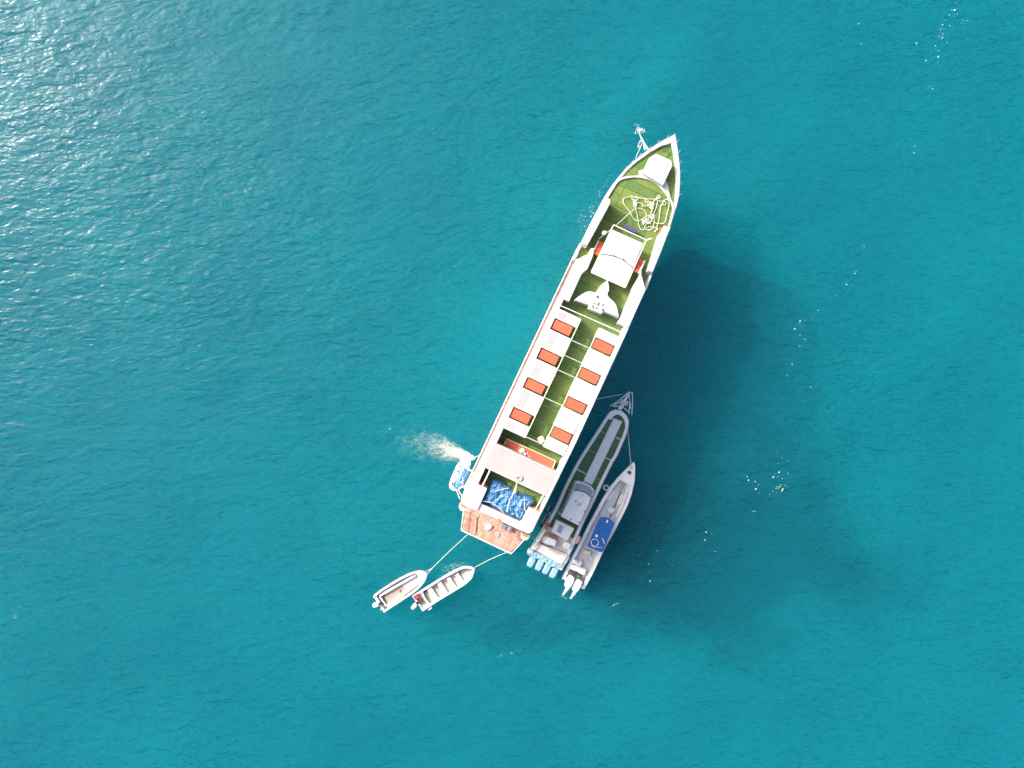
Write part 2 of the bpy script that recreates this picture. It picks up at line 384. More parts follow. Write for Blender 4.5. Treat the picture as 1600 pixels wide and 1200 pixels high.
hb = link('hatch', MB().prism(SP([(377,-16),(377.5,10),(370.5,15),(337,15),(341,-22),(366,-22.5)], 5.05), 4.4, 5.05), M['white'], ship, .04)
link('hatch_lid', MB().prism(SP([(372,-12),(372,7),(350,9),(350,-14)], 5.1), 5.03, 5.09), M['white_warm'], hb, .02)
for side in (PORT[:5], ([(417,-2)] + STBD[::-1])[:5]):
    for dz in (.28, .58):
        link('bow_rail', MB().tube([W(s, t*1.0, 4.6 + dz) for s, t in side], .028, 6), M['steel'], ship)
    pts = smoothline([W(s, t, 4.5) for s, t in side], 3)
    for p in pts[::2]:
        link('stanchion', MB().tube([p, p + Vector((0, 0, .75))], .024, 5), M['steel'], ship)
link('stem_cap', MB().prism(SP([(419,-2.5),(404,-7),(402,-2),(404,2)], 4.64), 4.4, 4.645), M['white'], ship, .02)
# anchor derrick over the port bow
q = lambda x, y, z: P(980 + x*.0375, 190 + y*.0375, z)
link('anchor_boom', MB().tube([q(880,1170,4.9), q(660,820,4.6), q(560,620,4.2)], .05, 6), M['rail'], ship)
link('anchor_boom', MB().tube([q(740,1190,4.9), q(690,860,4.6)], .045, 6), M['rail'], ship)
link('boom_crosstree', MB().tube([q(520,820,4.55), q(680,790,4.6)], .06, 6), M['steel'], ship)

# raised lockers beside the foredeck
link('side_locker', MB().prism(SP([(282,-59.5),(282,-50),(276,-47.5),(202,-52),(201,-62.5),(240,-61.5)], 5.75), 4.3, 5.75), M['white'], ship, .05)
link('side_locker', MB().prism(SP([(281,43.5),(282,53),(245,56.2),(207,58),(207,50.5),(268,43)], 5.75), 4.3, 5.75), M['white'], ship, .05)
for pts in ([(282.6,-58),(282.6,-50.5),(276,-46.9),(268,-47.4),(268,-47.7),(275.5,-47.6),(282.1,-50.8),(282.1,-58)], [(281.6,52.5),(281.6,43.3),(268,42.5),(256,44.5),(256,44.8),(268,42.9),(281.1,43.7),(281.1,52.5)]):
    link('locker_end_panel', MB().prism(SP(pts, 5.6), 4.5, 5.6), M['red_step'], ship)
# white shoulders either side of the ray counter
link('shoulder_deck', MB().prism(SP([(110,-58.5),(110,-40.5),(158.5,-41),(168.5,-36),(190,-37),(203,-40.5),(199,-45.5),(190,-44),(184.5,-50),(177,-55),(176,-58)], ZW), 4.3, ZW), M['white'], ship, .05)
link('shoulder_deck', MB().prism(SP([(112.5,61),(112.5,43.2),(158,42.6),(171,40),(193,42),(203,40),(196,44),(188,51),(181,57),(178,60)], ZW), 4.3, ZW), M['white'], ship, .05)
link('bulwark', MB().prism(SP([(201,-63),(176,-62.5),(176,-59.5),(201,-60)], 4.9), 3.2, 4.9), M['white'], ship, .02)
link('bulwark', MB().prism(SP([(207,58.8),(178,60.8),(178,57.5),(207,56)], 4.9), 3.2, 4.9), M['white'], ship, .02)
# canopy over the steering position
can = link('canopy', MB().prism(SP([(240.5,-27.5),(241.5,25.4),(167.5,28.5),(166,-27)], 5.48), 5.38, 5.48), M['white'], ship, .03)
for a, b in (((248,-28.5),(248.5,27.8)), ((248,-28.5),(166,-28.5)), ((248.5,27.8),(167,29.5)), ((166,-28.5),(167,29.5))):
    link('canopy_frame', MB().tube([W(*a, 5.45), W(*b, 5.45)], .04, 6), M['rail'], can)
for s, t in ((247,-28),(247,27),(205,-28),(205,28.5),(168,-27),(169,28.5)):
    link('canopy_post', MB().tube([W(s, t, 4.5), W(s, t, 5.4)], .05, 6), M['rail'], can)
hp = [(166, .1), (155.4,-5.7),(148,-7),(140.9,-7.2),(139.5,-12),(138.4,-18.4),(135,-22.5),(130.7,-25.9),(123,-30.5),(115,-34.4),(116.5,-31),(118.6,-10.5),(113.2,-8.7),(114.4,14.3),(119.1,14.1),(121,37.3),(120,40),(124,38.5),(130.5,33.5),(136,29),(139.3,24.5),(141,18),(142.5,13),(145,9.5),(149,8.2),(153,8.6),(159,5)]
ray = link('ray_counter', MB().prism(SP(hp, ZW), 4.5, ZW), M['white'], ship, .04)
for i in range(11):
    s, t = random.uniform(117, 136), random.uniform(-6, 22)
    link('counter_fitting', MB().obox(W(s, t, ZW), (random.uniform(-1, 1), 1), random.uniform(.07, .28), random.uniform(.06, .14), ZW, ZW + .05), M['dark'] if i % 3 else M['steel'], ray)
# stairs
for t0, t1, s0, s1 in ((-39.5,-29.2,194,216), (29.5,39.3,196,217.5)):
    st = link('stair', MB().tube([W(s1, t0 if t0 < 0 else t1, 4.9), W(s0, t0 if t0 < 0 else t1, 5.5)], .05, 6), M['rail'], ship)
    for k in range(7):
        a = s1 - (s1 - s0) * k / 7; z = 4.95 + .075 * k
        link('step', MB().prism(SP([(a - .35, t0), (a - .35, t1), (a - (s1-s0)/7 + .35, t1), (a - (s1-s0)/7 + .35, t0)], z), z - .1, z), M['red_step'], st, .012)
# rails across the deck
def bar(a, b, z, r=.022, m='rail'):
    link('cross_rail', MB().tube([W(*a, z), W(*b, z)], r, 6), M[m], ship)
bar((98.5,-51.5), (101.5,54), 5.5, .032)
for s_, t0, t1 in ((57,-12,20),(31,-12,19),(6,-12,20),(-42,-12,20),(-109.8,-11,20)): bar((s_, t0), (s_ + .6, t1), 5.45)
for k in range(7): link('rail_post', MB().tube([W(98.6 + k*.45, -50 + k*17, 4.5), W(98.6 + k*.45, -50 + k*17, 5.5)], .03, 5), M['rail'], ship)
# white side bulwarks
link('bulwark', MB().prism(SP([(110,-58.8),(110,-49.4),(-139,-48.6),(-181,-48),(-208.5,-47.6),(-208.5,-60.3),(-110,-60)], ZW + .02), 3.3, ZW + .02), M['white'], ship, .04)
link('bulwark', MB().prism(SP([(112,61.5),(112,54.6),(-112,56),(-139,56.6),(-207,58.2),(-207,61.2),(-87,63.2)], ZW + .02), 3.3, ZW + .02), M['white'], ship, .04)
# white blocks between the table bays
SLOT = [(58.6, 77.8), (7.8, 27.0), (-42.4, -23.6), (-94.0, -75.2)]
edges = [93.5] + [e for a, b in SLOT for e in (b, a)] + [-112.3]
for side in (-1, 1):
    t0, t1 = (-49.3, -12.0) if side < 0 else (19.8, 54.6)
    for a, b in zip(edges[::2], edges[1::2]):
        o = link('seat_block', MB().prism(SP([(b, t0), (b, t1), (a, t1), (a, t0)], ZW), 4.5, ZW), M['white'], ship, .04)
        if side < 0 and a - b > 14:
            link('seat_pad', MB().prism(SP([(b + 2.5, t0 + 2), (b + 2.5, t0 + 15), (a - 2.5, t0 + 15), (a - 2.5, t0 + 2)], ZW + .012), ZW - .01, ZW + .012), M['grey_pad'], o, .01)
    tt = t1 if side < 0 else t0
    link('bay_rail', MB().tube([W(93, tt, ZW - .02), W(-112, tt, ZW - .02)], .035, 6), M['cream'], ship)
# aft roof, wells and stern
link('aft_roof', MB().prism(SP([(-138.5,-48.6),(-138.5,56.5),(-181,57.6),(-181,-48)], ZW), 3.84, ZW), M['roof'], ship, .05)
for a, b in (((-140,-48.4),(-140,56)), ((-179.6,-47.8),(-179.6,57))):
    link('roof_lip', MB().tube([W(*a, ZW + .01), W(*b, ZW + .01)], .05, 6), M['white_warm'], ship)
link('brown_locker', MB().prism(SP([(-182,-47.2),(-182,-41),(-206.5,-41),(-206.5,-47.2)], 4.5), 4.06, 4.5), M['darkwood'], ship, .02)
link('red_ledge', MB().prism(SP([(-205,-47.4),(-205,-33),(-208.4,-33),(-208.4,-47.4)], 4.9), 4.06, 4.9), M['pink'], ship, .02)
link('red_ledge', MB().prism(SP([(-204.5,45),(-204.5,57.8),(-207.4,57.8),(-207.4,45)], 4.9), 4.06, 4.9), M['pink'], ship, .02)
link('awning_pole', MB().tube([W(-181, -40, ZW), W(-208, -40.2, ZW - .1)], .055, 6), M['cream'], ship)
link('awning_pole', MB().tube([W(-181, 52, ZW), W(-208, 50.2, ZW - .1)], .055, 6), M['cream'], ship)
link('quarter_deck', MB().prism(SP([(-208.7,-61.5),(-208.7,-31.5),(-246,-31),(-249,-43),(-247,-58),(-242,-61.5)], 5.3), 2.6, 5.3), M['white'], ship, .05)
link('quarter_deck', MB().prism(SP([(-207.3,39.5),(-207.3,61),(-240,61),(-245,57),(-246,36),(-233,38.5)], 5.3), 2.6, 5.3), M['white_warm'], ship, .05)
link('stern_beam', MB().prism(SP([(-234.4,-31.2),(-234.4,38.2),(-245.6,37),(-245.6,-31)], 5.15), 4.05, 5.15), M['white'], ship, .04)
for t in (-24, -6, 12, 30): link('stern_post', MB().tube([W(-244.6, t, -.4), W(-244.6, t, 4.1)], .07, 6), M['rail'], ship)
link('stern_lamp', MB().obox(W(-246, 4, 5.2), R_, .25, .18, 5.15, 5.32), M['tan'], ship)
# rounded corner steps at the quarters
for t0, sg in ((-54, -1), (54, 1)):
    pts = [W(-247, t0 - sg*9, 3.6), W(-257, t0 - sg*5, 3.6), W(-258, t0 + sg*1, 3.6), W(-254, t0 + sg*6, 3.6), W(-246, t0 + sg*7, 3.6)]
    link('quarter_step', MB().prism(pts, 3.2, 3.6), M['white_warm'], ship, .03)
    link('quarter_step', MB().prism([W(-247.5, t0 - sg*8, 4.5), W(-252, t0 - sg*5, 4.5), W(-251, t0 + sg*4, 4.5), W(-247, t0 + sg*6, 4.5)], 4.3, 4.5), M['tan'], ship, .02)
# stern platform with boards
ZP = 1.4; LIFT = 0.0
plat = [(-244,-50),(-256,-49.5),(-284,-40.5),(-284,45),(-254.5,54.5),(-244,53)]
pf = link('stern_platform', MB().prism([W(s, t, ZP) for s, t in plat], .7, ZP - .06), M['dark'], ship)
inner = [(-243,-49),(-256,-48.5),(-282.5,-39.8),(-282.5,44.2),(-254.5,53.5),(-243,52)]
t = -50.0; k = 0
while t < 54:
    wd = 5.2; qq = bandt(inner, t + .12, t + wd - .12)
    if len(qq) > 2:
        cut = random.uniform(-272, -252)
        for a, b in ((-300, cut - .15), (cut + .15, -200)):
            q2 = band(qq, a, b)
            if len(q2) > 2: link('plank', MB().prism([W(*p, ZP) for p in q2], ZP - .06, ZP + random.uniform(-.008, .012)), random.choice(PL), pf)
    t += wd; k += 1
loop = [(-248,-50.5),(-256,-50.2),(-285,-41),(-285,45.6),(-255,55),(-247,54)]
for dz in (.45, .9): link('platform_rail', MB().tube([W(*p, ZP + dz) for p in loop], .05, 6), M['rail'], pf)
for a, b in zip(loop, loop[1:]):
    nseg = max(1, int(math.hypot(a[0]-b[0], a[1]-b[1]) / (5.5 if abs(a[0]+285) < 1.2 and abs(b[0]+285) < 1.2 else 10)))
    for i in range(nseg):
        f = i / nseg; s_, t_ = a[0] + (b[0]-a[0])*f, a[1] + (b[1]-a[1])*f
        link('platform_post', MB().tube([W(s_, t_, ZP - .1), W(s_, t_, ZP + .9)], .035, 5), M['rail'], pf)
link('kick_board', MB().prism([W(*p, ZP) for p in ((-282.8,-40.5),(-282.8,45),(-285.2,46),(-285.2,-41.5))], .9, ZP + .12), M['white_warm'], pf)
# davits on the port side
LIFT = SHIP_LIFT
for a in ((0, 0), (1, 0)):
    p0 = cF(335, 640, 4.6) if not a[0] else cF(225, 830, 4.6); p1 = cF(265, 590, 4.9) if not a[0] else cF(180, 800, 4.9)
    link('davit', MB().tube([Vector((p0.x, p0.y, 3.4 + LIFT)), p0, p1], .07, 6), M['white_warm'], ship)
link('davit_rail', MB().tube([cF(300, 640, 4.4), cF(205, 815, 4.4)], .05, 6), M['cream'], ship)

# ------------------------------------------------------------------ loose things aboard the ship
ORD = ['first', 'second', 'third', 'last']
for row, tc_, lab in ((-1, -32.7, 'port'), (1, 37.4, 'starboard')):
    for i, (a, b) in enumerate(SLOT):
        sm = (a + b) / 2 + .4; base = W(sm, tc_, 4.5)
        t_ = thing('orange_table', base, 'orange topped table in the %s row, %s counting from the white ray shaped counter' % (lab, ORD[i]), 'table', 'orange tables between the white blocks')
        hs, ht = 7.5, 15.0; z = 5.42
        link('tabletop', MB().prism(SP([(sm-hs, tc_-ht), (sm-hs, tc_+ht), (sm+hs, tc_+ht), (sm+hs, tc_-ht)], z), z - .05, z), M['orange1'] if (i + (row > 0)) % 2 == 0 else M['orange2'], t_, .012)
        link('apron', MB().prism(SP([(sm-hs+1, tc_-ht+1), (sm-hs+1, tc_+ht-1), (sm+hs-1, tc_+ht-1), (sm+hs-1, tc_-ht+1)], z), z - .18, z - .05), M['darkwood'], t_)
        for ds in (-1, 1):
            for dt in (-1, 1):
                p = W(sm + ds*(hs-1.6), tc_ + dt*(ht-1.6), 5)
                link('leg', MB().obox(p, B_, .08, .08, 4.5, z - .05), M['darkwood'], t_)
t_ = thing('long_bench', W(-131, 5, 3.9), 'long coral orange bench across the deck at the white aft roof', 'bench')
link('seat', MB().prism(SP([(-125.3,-37),(-124,46.5),(-137.2,47.5),(-137.6,-37.5)], 4.4), 4.3, 4.4), M['pink'], t_, .03)
for a, b in (((-125.2,-37),(-124,46.5)), ((-125.2,-37),(-137.4,-37.4)), ((-124,46.5),(-137.2,47.3))):
    link('piping', MB().tube([W(*a, 4.4), W(*b, 4.4)], .035, 6), M['cream'], t_)
for tt in (-34, -8, 18, 43): link('leg', MB().prism(SP([(-127,tt),(-127,tt+2.4),(-135.5,tt+2.4),(-135.5,tt)], 4.3), 3.9, 4.3), M['darkwood'], t_)
mb = MB().blob(cP_(575, 550, 4.4) + Vector((0, 0, .08)), .23, .19, .10, nu=14, jit=.16)
tag(link('cloth_bundle', mb, M['rope'], smooth=True), 'round cream cloth bundle lying on the long coral bench', 'cloth')
mb = MB().tube([cP_(640, 625, 4.4), cP_(640, 625, 4.52)], [.10, .12], 12)
tag(link('bowl', mb, M['skinpink'], smooth=False), 'small pale pink bowl beside the cloth bundle on the long bench', 'bowl')
mb = MB().tube(smoothline([cP_(700, 560, 4.43), cP_(715, 620, 4.43), cP_(740, 690, 4.43), cP_(790, 695, 4.43)], 4), .03, 5)
tag(link('strap', mb, M['skinpink']), 'thin pale pink strap curled on the long coral bench', 'strap')
t_ = thing('stool', P(846, 687.5, 4.5), 'small coral pink stool on the turf walkway by the last table', 'stool')
link('seat', MB().obox(P(845.5, 687, 5.0), B_, .48, .44, 4.92, 5.0), M['skinpink'], t_, .03)
for a in (-1, 1):
    for b in (-1, 1):
        c = P(845.5, 687, 5.0) + Vector((*B_, 0)) * Vector((1, -1, 1)) * a * .18 + Vector((R_[0], -R_[1], 0)) * b * .16
        link('leg', MB().obox(c, B_, .06, .06, 4.5, 4.92), M['red_step'], t_)
t_ = thing('purple_bench', W(253.8, -1.2, 4.5), 'dark purple padded bench in front of the white canopy', 'bench')
link('seat', MB().prism(SP([(257,-11.8),(257.2,9.2),(251.2,9.2),(251,-11.8)], 4.95), 4.82, 4.95), M['purple'], t_, .03)
for tt in (-10, 7): link('leg', MB().prism(SP([(256,tt),(256,tt+1),(252,tt+1),(252,tt)], 4.8), 4.5, 4.82), M['rail'], t_)
# rope tangle
ra = [(690,75),(650,110),(670,180),(720,240),(760,300),(800,370),(850,405),(900,390),(960,350),(980,310),(940,250),(870,230),(830,230),(845,300),(860,380),(870,460),(900,520),(940,520),(970,450),(1000,400),(1060,330),(1100,250),(1130,150),(1120,110),(1080,130),(1060,200),(1040,300),(1000,360),(950,420),(920,430),(930,380),(1000,330),(1080,320),(1090,400),(1060,500),(1010,530),(960,510),(1030,480),(1100,500),(1140,430),(1160,340),(1170,220),(1220,130),(1290,90),(1310,75)]
rb = [(690,75),(780,60),(775,95),(810,120),(855,100),(840,65),(800,75),(850,80),(960,95),(1100,100),(1125,60),(1150,50),(1165,70),(1145,95),(1120,75),(1130,120),(1200,130),(1245,150),(1230,185),(1200,160),(1220,120),(1275,110),(1292,160),(1280,250),(1260,330),(1240,410),(1190,440),(1110,430),(1060,400),(1010,420),(960,440),(930,400)]
rc = [(800,100),(800,180),(825,215),(850,150),(915,160),(930,200),(1020,180),(1060,190),(985,110),(960,110),(965,135),(990,150),(1020,210),(1060,260)]
rd = [(820,225),(740,300),(640,390),(550,470)]
mb = MB(); rnd = random.Random(5)
def rope_on(pts, z, r=.024, wig=0):
    pp = smoothline([cB(x + rnd.uniform(-wig, wig), y + rnd.uniform(-wig, wig), z) + Vector((0, 0, rnd.uniform(0, .08))) for x, y in pts], 4)
    mb.tube(pp, r, 5)
rope_on(ra, 4.55); rope_on(rb, 4.58, wig=3); rope_on(rc, 4.6)
for cx, cy, n_, ex, ey in ((960,410,15,40,45), (1055,190,14,35,60), (1040,370,14,45,50), (825,150,9,22,50), (1000,420,10,60,40)):
    rope_on([(cx + rnd.uniform(-ex, ex), cy + rnd.uniform(-ey, ey)) for _ in range(n_)], 4.62, .02)
tag(link('mooring_rope', mb, M['rope']), 'tangled white mooring rope heaped on the turf foredeck', 'rope')
mb = MB().tube([cB(820,228,4.6), cB(550,470,5.4)], .022, 5)
tag(link('stay_line', mb, M['rope']), 'thin white line stretched from the canopy corner to the rope heap', 'line')
mb = MB().tube([cB(505,505,5.4), cB(410,580,5.4), cB(310,655,5.2)], .022, 5)
tag(link('stay_line', mb, M['rope']), 'thin white line from the canopy corner down to the port stair', 'line')
mb = MB().tube(smoothline([cB(355,865,5.5), cB(440,872,5.5), cB(520,890,5.5), cB(600,918,5.5), cB(680,960,5.5), cB(740,1010,5.5), cB(795,1055,5.48)], 4), .03, 5)
for x, y in ((517, 868), (663, 940)): mb.tube([cB(x, y, 5.48), cB(x - 3, y - 16, 5.7)], .035, 6)
tag(link('cable', mb, M['black']), 'black cable lying in an arc across the white canopy', 'cable')
for x, y, lab in ((397, 568, 'small white deck lamp at the port corner of the canopy'), (1010, 660, 'small white deck lamp at the starboard corner of the canopy')):
    t_ = thing('deck_lamp', cB(x, y, 4.5), lab, 'lamp', 'lamps beside the canopy')
    link('pole', MB().tube([cB(x, y, 4.5), cB(x, y, 5.4)], .03, 6), M['rail'], t_)
    link('lamp_head', MB().blob(cB(x, y, 5.45), .2 if x < 500 else .26, .16 if x < 500 else .07, .1, (1, .35)), M['rail'], t_, smooth=True)
for x, y, a in ((1105, 540, (.6, -1)), (1127, 512, (.5, 1))):
    tag(link('bottle', MB().tube([cB(x-8*a[0], y-14*a[1], 4.56), cB(x+8*a[0], y+10*a[1], 4.56), cB(x+10*a[0], y+16*a[1], 4.56)], [.05, .05, .02], 8), M['rail']), 'small white bottle lying on the turf, %s' % ('nearer the purple bench' if x < 1110 else 'nearer the rope heap'), 'bottle', 'bottles by the rope heap')
# rope bundle on the aft roof and its yellow lashing
mb = MB()
c0 = P(810.5, 746.5, ZW)
mb.tube([c0 + Vector((math.cos(a*.9)*(.12+.02*a*.5), math.sin(a*.9)*(.10+.02*a*.5), .04 + .02*(a % 3))) for a in range(16)], .035, 5)
tag(link('rope_coil', mb, M['skinpink']), 'small pinkish rope coil at the edge of the white aft roof', 'rope')
# blue tarpaulin
def tarp_z(u, v, sd):
    f = 0
    for k, (fx, fy, am) in enumerate(((2.2, 1.0, .28), (5, 2.2, .22), (11, 5, .10), (22, 12, .05))):
        f += am * (1 - 2*abs(noise.noise(Vector((u*fx + v*.8, v*fy - u*1.1, sd + 7*k)))))
    return f
def tarp_z2(u, v):
    # long sharp creases running fore and aft, as a tied sheet falls
    return .10*(1-abs(math.sin(u*34 + v*9 + 6*noise.noise(Vector((u*5, v*4, 8))))))**2 + .07*(1-abs(math.sin(v*26 - u*20 + 7*noise.noise(Vector((u*6, v*5, 1))))))**2 + .14 * abs(math.sin(u*19 + 2.2*math.sin(v*3.1) + 3*noise.noise(Vector((u*3, v*3, 2))))) + .10*abs(math.sin(u*9 - v*6 + 4*noise.noise(Vector((u*2, v*2, 5)))))
def tarp(name, corner, nu, nv, zb, hgt, sd, thick=.0):
    mb = MB()
    for j in range(nv + 1):
        for i in range(nu + 1):
            u, v = i/nu, j/nv
            p = corner(u, v); e = min(u, 1-u, v*.6, (1-v)*.6); rise = min(1, e / .08)
            z = zb + rise**.6 * (hgt + tarp_z(u*1.4, v*1.4, sd)*hgt*.5 + tarp_z2(u, v)*hgt*1.6)
            p = P(p[0], p[1], 5.0); mb.v.append(Vector((p.x, p.y, z + LIFT)))
    for j in range(nv):
        for i in range(nu): a = j*(nu+1)+i; mb.f.append((a, a+1, a+nu+2, a+nu+1))
    return mb
def tc1(u, v):
    s0 = -192.5 + 1.6*math.sin(u*9) - (1.5 if u > .6 else 0) - 3*max(0, u-.9)*10*.4; s1 = -233.8 + .6*math.sin(u*14)
    t0 = -31.5 + 1.0*math.sin(v*7); t1 = 44 - 5.5*v + 1.0*math.sin(v*9)
    s_, t_ = s0 + (s1-s0)*v, t0 + (t1-t0)*u
    return O_[0] + s_*B_[0] + t_*R_[0], O_[1] + s_*B_[1] + t_*R_[1]
tp = thing('blue_tarpaulin', W(-213, 5, 4.1), 'large crumpled blue tarpaulin tied down on the aft deck', 'tarpaulin')
link('sheet', tarp('sheet', tc1, 150, 96, 4.15, .55, 3), M['tarp'], tp, smooth=True)
for pts in ([(560,870),(660,840),(760,820)], [(955,960),(960,1080),(1000,1190)], [(420,985),(560,1010),(700,1130)], [(830,870),(760,1000),(740,1120)]):
    link('lashing', MB().tube(smoothline([cF(x, y, 5.1) for x, y in pts], 4), .025, 5), M['rope'], tp)
mb = MB().tube([P(808, 752, ZW + .03), P(806.5, 762, 5.2), P(803.5, 771, 4.95)], [.035, .07, .12], 6)
tag(link('lashing_strap', mb, M['cream']), 'yellow strap running from the aft roof to the blue tarpaulin', 'strap')
# gear on the stern platform
LIFT = 0.0
def crate(name, p, ax, lx, ly, h_, m, label, cat, group=None):
    t_ = thing(name, p, label, cat, group); z0 = p.z
    link('box', MB().obox(p, ax, lx, ly, z0, z0 + h_), m, t_, .015)
    link('lid', MB().obox(p, ax, lx * 1.05, ly * 1.05, z0 + h_, z0 + h_ + .04), m, t_, .01)
    for a in (-1, 1): link('handle', MB().obox(Vector((p.x, p.y)) + Vector((ax[0], ax[1])).normalized() * a * lx * .3, ax, .04, ly*.5, z0 + h_ + .04, z0 + h_ + .07), M['dark'], t_)
AXR = (R_[0], -R_[1]); AXB = (B_[0], -B_[1])
crate('grey_crate', cS(870, 318, ZP + .012), AXR, .42, .36, .3, M['steel'], 'grey crate on the stern platform, next to the middle stern post', 'crate', 'crates on the stern platform')
crate('grey_crate', cS(950, 345, ZP + .012), AXR, .46, .34, .25, M['lilac'], 'lilac grey crate on the stern platform near the starboard end', 'crate', 'crates on the stern platform')
mb = MB().blob(cS(640, 345, ZP + .05), .36, .26, .07, (1, .6), jit=.25); tag(link('wet_shine', mb, M['white_warm'], smooth=True), 'white sack built as a flat shape amid the wooden stern platform', 'shine')  # bright wet spot on the boards, put in as a flat white blob
mb = MB()
mb.tube([cS(770 + (30 + 12*math.sin(a*.37))*math.cos(a*.75), 450 + (26 + 10*math.cos(a*.29))*math.sin(a*.75), ZP + .06) for a in range(42)], .03, 5)
tag(link('rope_coil', mb, M['skinpink']), 'loose pale rope coil on the wooden stern platform', 'rope')
mb = MB().tube(smoothline([cS(455,190,ZP+.04), cS(450,300,ZP+.04), cS(440,420,ZP+.04)], 4), .025, 5)
tag(link('hose', mb, M['darkwood']), 'thin brown hose lying across the stern platform boards', 'hose')

LIFT = SHIP_LIFT
# ------------------------------------------------------------------ tender hanging on the port davits
tn = thing('hanging_tender', P(718, 743, 2.2), 'small white tender under a blue cover hung at the port davits', 'boat')
def ring_out(pts, c, k, z): return [Vector((c.x + (p.x-c.x)*k, c.y + (p.y-c.y)*k, z + LIFT)) for p in pts]
to = [cF(x, y, 3.0) for x, y in ((150,490),(190,468),(235,472),(265,500),(272,540),(262,590),(250,640),(232,700),(205,760),(190,805),(150,840),(100,858),(50,850),(20,825),(12,770),(40,690),(75,610),(105,540))]
c = sum(to, Vector())/len(to)
link('hull', MB().loft([ring_out(to, c, .55, 2.2), ring_out(to, c, .85, 2.4), ring_out(to, c, 1, 2.8), ring_out(to, c, 1, 3.0)]), M['white'], tn, smooth=False, bevel=.04)
cv = [cF(x, y, 3.3) for x, y in ((160,545),(215,525),(250,575),(245,640),(225,710),(195,780),(150,830),(95,845),(60,800),(85,720),(120,630))]
c2 = sum(cv, Vector())/len(cv)
rings = []
for k, z in ((1.0, 3.0), (.97, 3.12), (.8, 3.25), (.5, 3.36), (.1, 3.4)):
    rings.append([Vector((c2.x + (p.x-c2.x)*k*(1 + .05*math.sin(i*2.3+k*9)), c2.y + (p.y-c2.y)*k, z + LIFT + .05*math.sin(i*3.1+k*13))) for i, p in enumerate(cv)])
link('cover', MB().loft(rings), M['tarp'], tn)
link('seat', MB().blob(cF(222, 500, 3.0) + Vector((0, 0, .1)), .42, .34, .22, (1, -.5)), M['white'], tn, smooth=True)
for pts in ([(100,560),(170,640),(185,740)], [(95,640),(135,700),(195,690)], [(60,720),(120,720),(190,770)]):
    link('lashing', MB().tube(smoothline([cF(x, y, 3.36) for x, y in pts], 4), .03, 5), M['rope'], tn)
for i in range(14):
    x, y = 70 + random.uniform(-30, 60), 640 + random.uniform(-110, 170)
    link('cover_tie', MB().obox(cF(x - (y-640)*.25, y, 3.2), (1, random.uniform(-1, 1)), .10, .05, 3.0, 3.32), M['dark'] if i % 3 == 0 else M['white'], tn)
for a, b, z0, z1 in (((265,590),(150,520),4.9,3.2), ((265,590),(255,560),4.9,3.05), ((180,800),(130,830),4.9,3.2), ((150,960),(105,850),3.4,3.0), ((180,930),(125,840),3.6,3.1)):
    link('sling', MB().tube([cF(*a, z0), cF(*b, z1)], .03, 5), M['rope'], tn)

# ------------------------------------------------------------------ anchor at the bow
an = thing('anchor', q(470, 1000, 3.2), 'grey anchor hung from the boom over the port bow', 'anchor')
link('shank', MB().tube([q(530,830,4.4), q(475,930,3.9), q(470,1060,3.5)], .06, 6), M['steel'], an)
link('fluke', MB().tube([q(430,1000,3.5), q(470,1075,3.4), q(520,1010,3.5)], [.04, .10, .04], 6), M['steel'], an)
link('stock', MB().tube([q(450,900,3.9), q(510,880,3.9)], .035, 5), M['steel'], an)
mb = MB(); a, b = q(560,620,4.15), q(480,400,-.2 - LIFT)
for k in range(14):
    p = a.lerp(b, k/13); mb.blob(p, .04, .07, .07, (1, k % 2), 6, 4)
tag(link('anchor_chain', mb, M['steel']), 'anchor chain running from the bow boom down into the water', 'chain')
mb = MB().tube([q(630,900,4.5), P(993, 247, 4.6)], .02, 5); tag(link('anchor_line', mb, M['rope']), 'thin line from the anchor boom back to the port bow', 'line')

LIFT = 0.0
# ------------------------------------------------------------------ hulls of the small craft
def boat_shell(root, pts, ztop, zdeck, rim, zbot=-.35, m='white', inner=None):
    # pts: gunwale outline (world xy); open shell: outer skin, rim and inside wall down to the floor level
    n = len(pts); c = sum((Vector((p.x, p.y, 0)) for p in pts), Vector())/n
    def off(d):
        out = []
        for i in range(n):
            a, b, d2 = pts[i-1], pts[i], pts[(i+1) % n]
            t1 = Vector((b.x-a.x, b.y-a.y)).normalized(); t2 = Vector((d2.x-b.x, d2.y-b.y)).normalized()
            nn = Vector((-(t1.y+t2.y), t1.x+t2.x)); nn.normalize()
            k = 1 / max(.5, nn.dot(Vector((-t1.y, t1.x))))
            out.append(Vector((b.x + nn.x*d*k*SGN, b.y + nn.y*d*k*SGN, 0)))
        return out
    area = sum(pts[i].x*pts[(i+1) % n].y - pts[(i+1) % n].x*pts[i].y for i in range(n)); SGN = 1 if area > 0 else -1
    inn = off(rim)
    at = lambda ps, z, k=1: [Vector((c.x + (p.x-c.x)*k, c.y + (p.y-c.y)*k, z)) for p in ps]
    link('hull', MB().loft([at(pts, zbot, .62), at(pts, zbot*.2, .88), at(pts, ztop*.6, .98), at(pts, ztop - .06, 1), at(pts, ztop, .995), at(inn, ztop, 1), at(inn, zdeck, 1)]), M[m], root)
    return inn

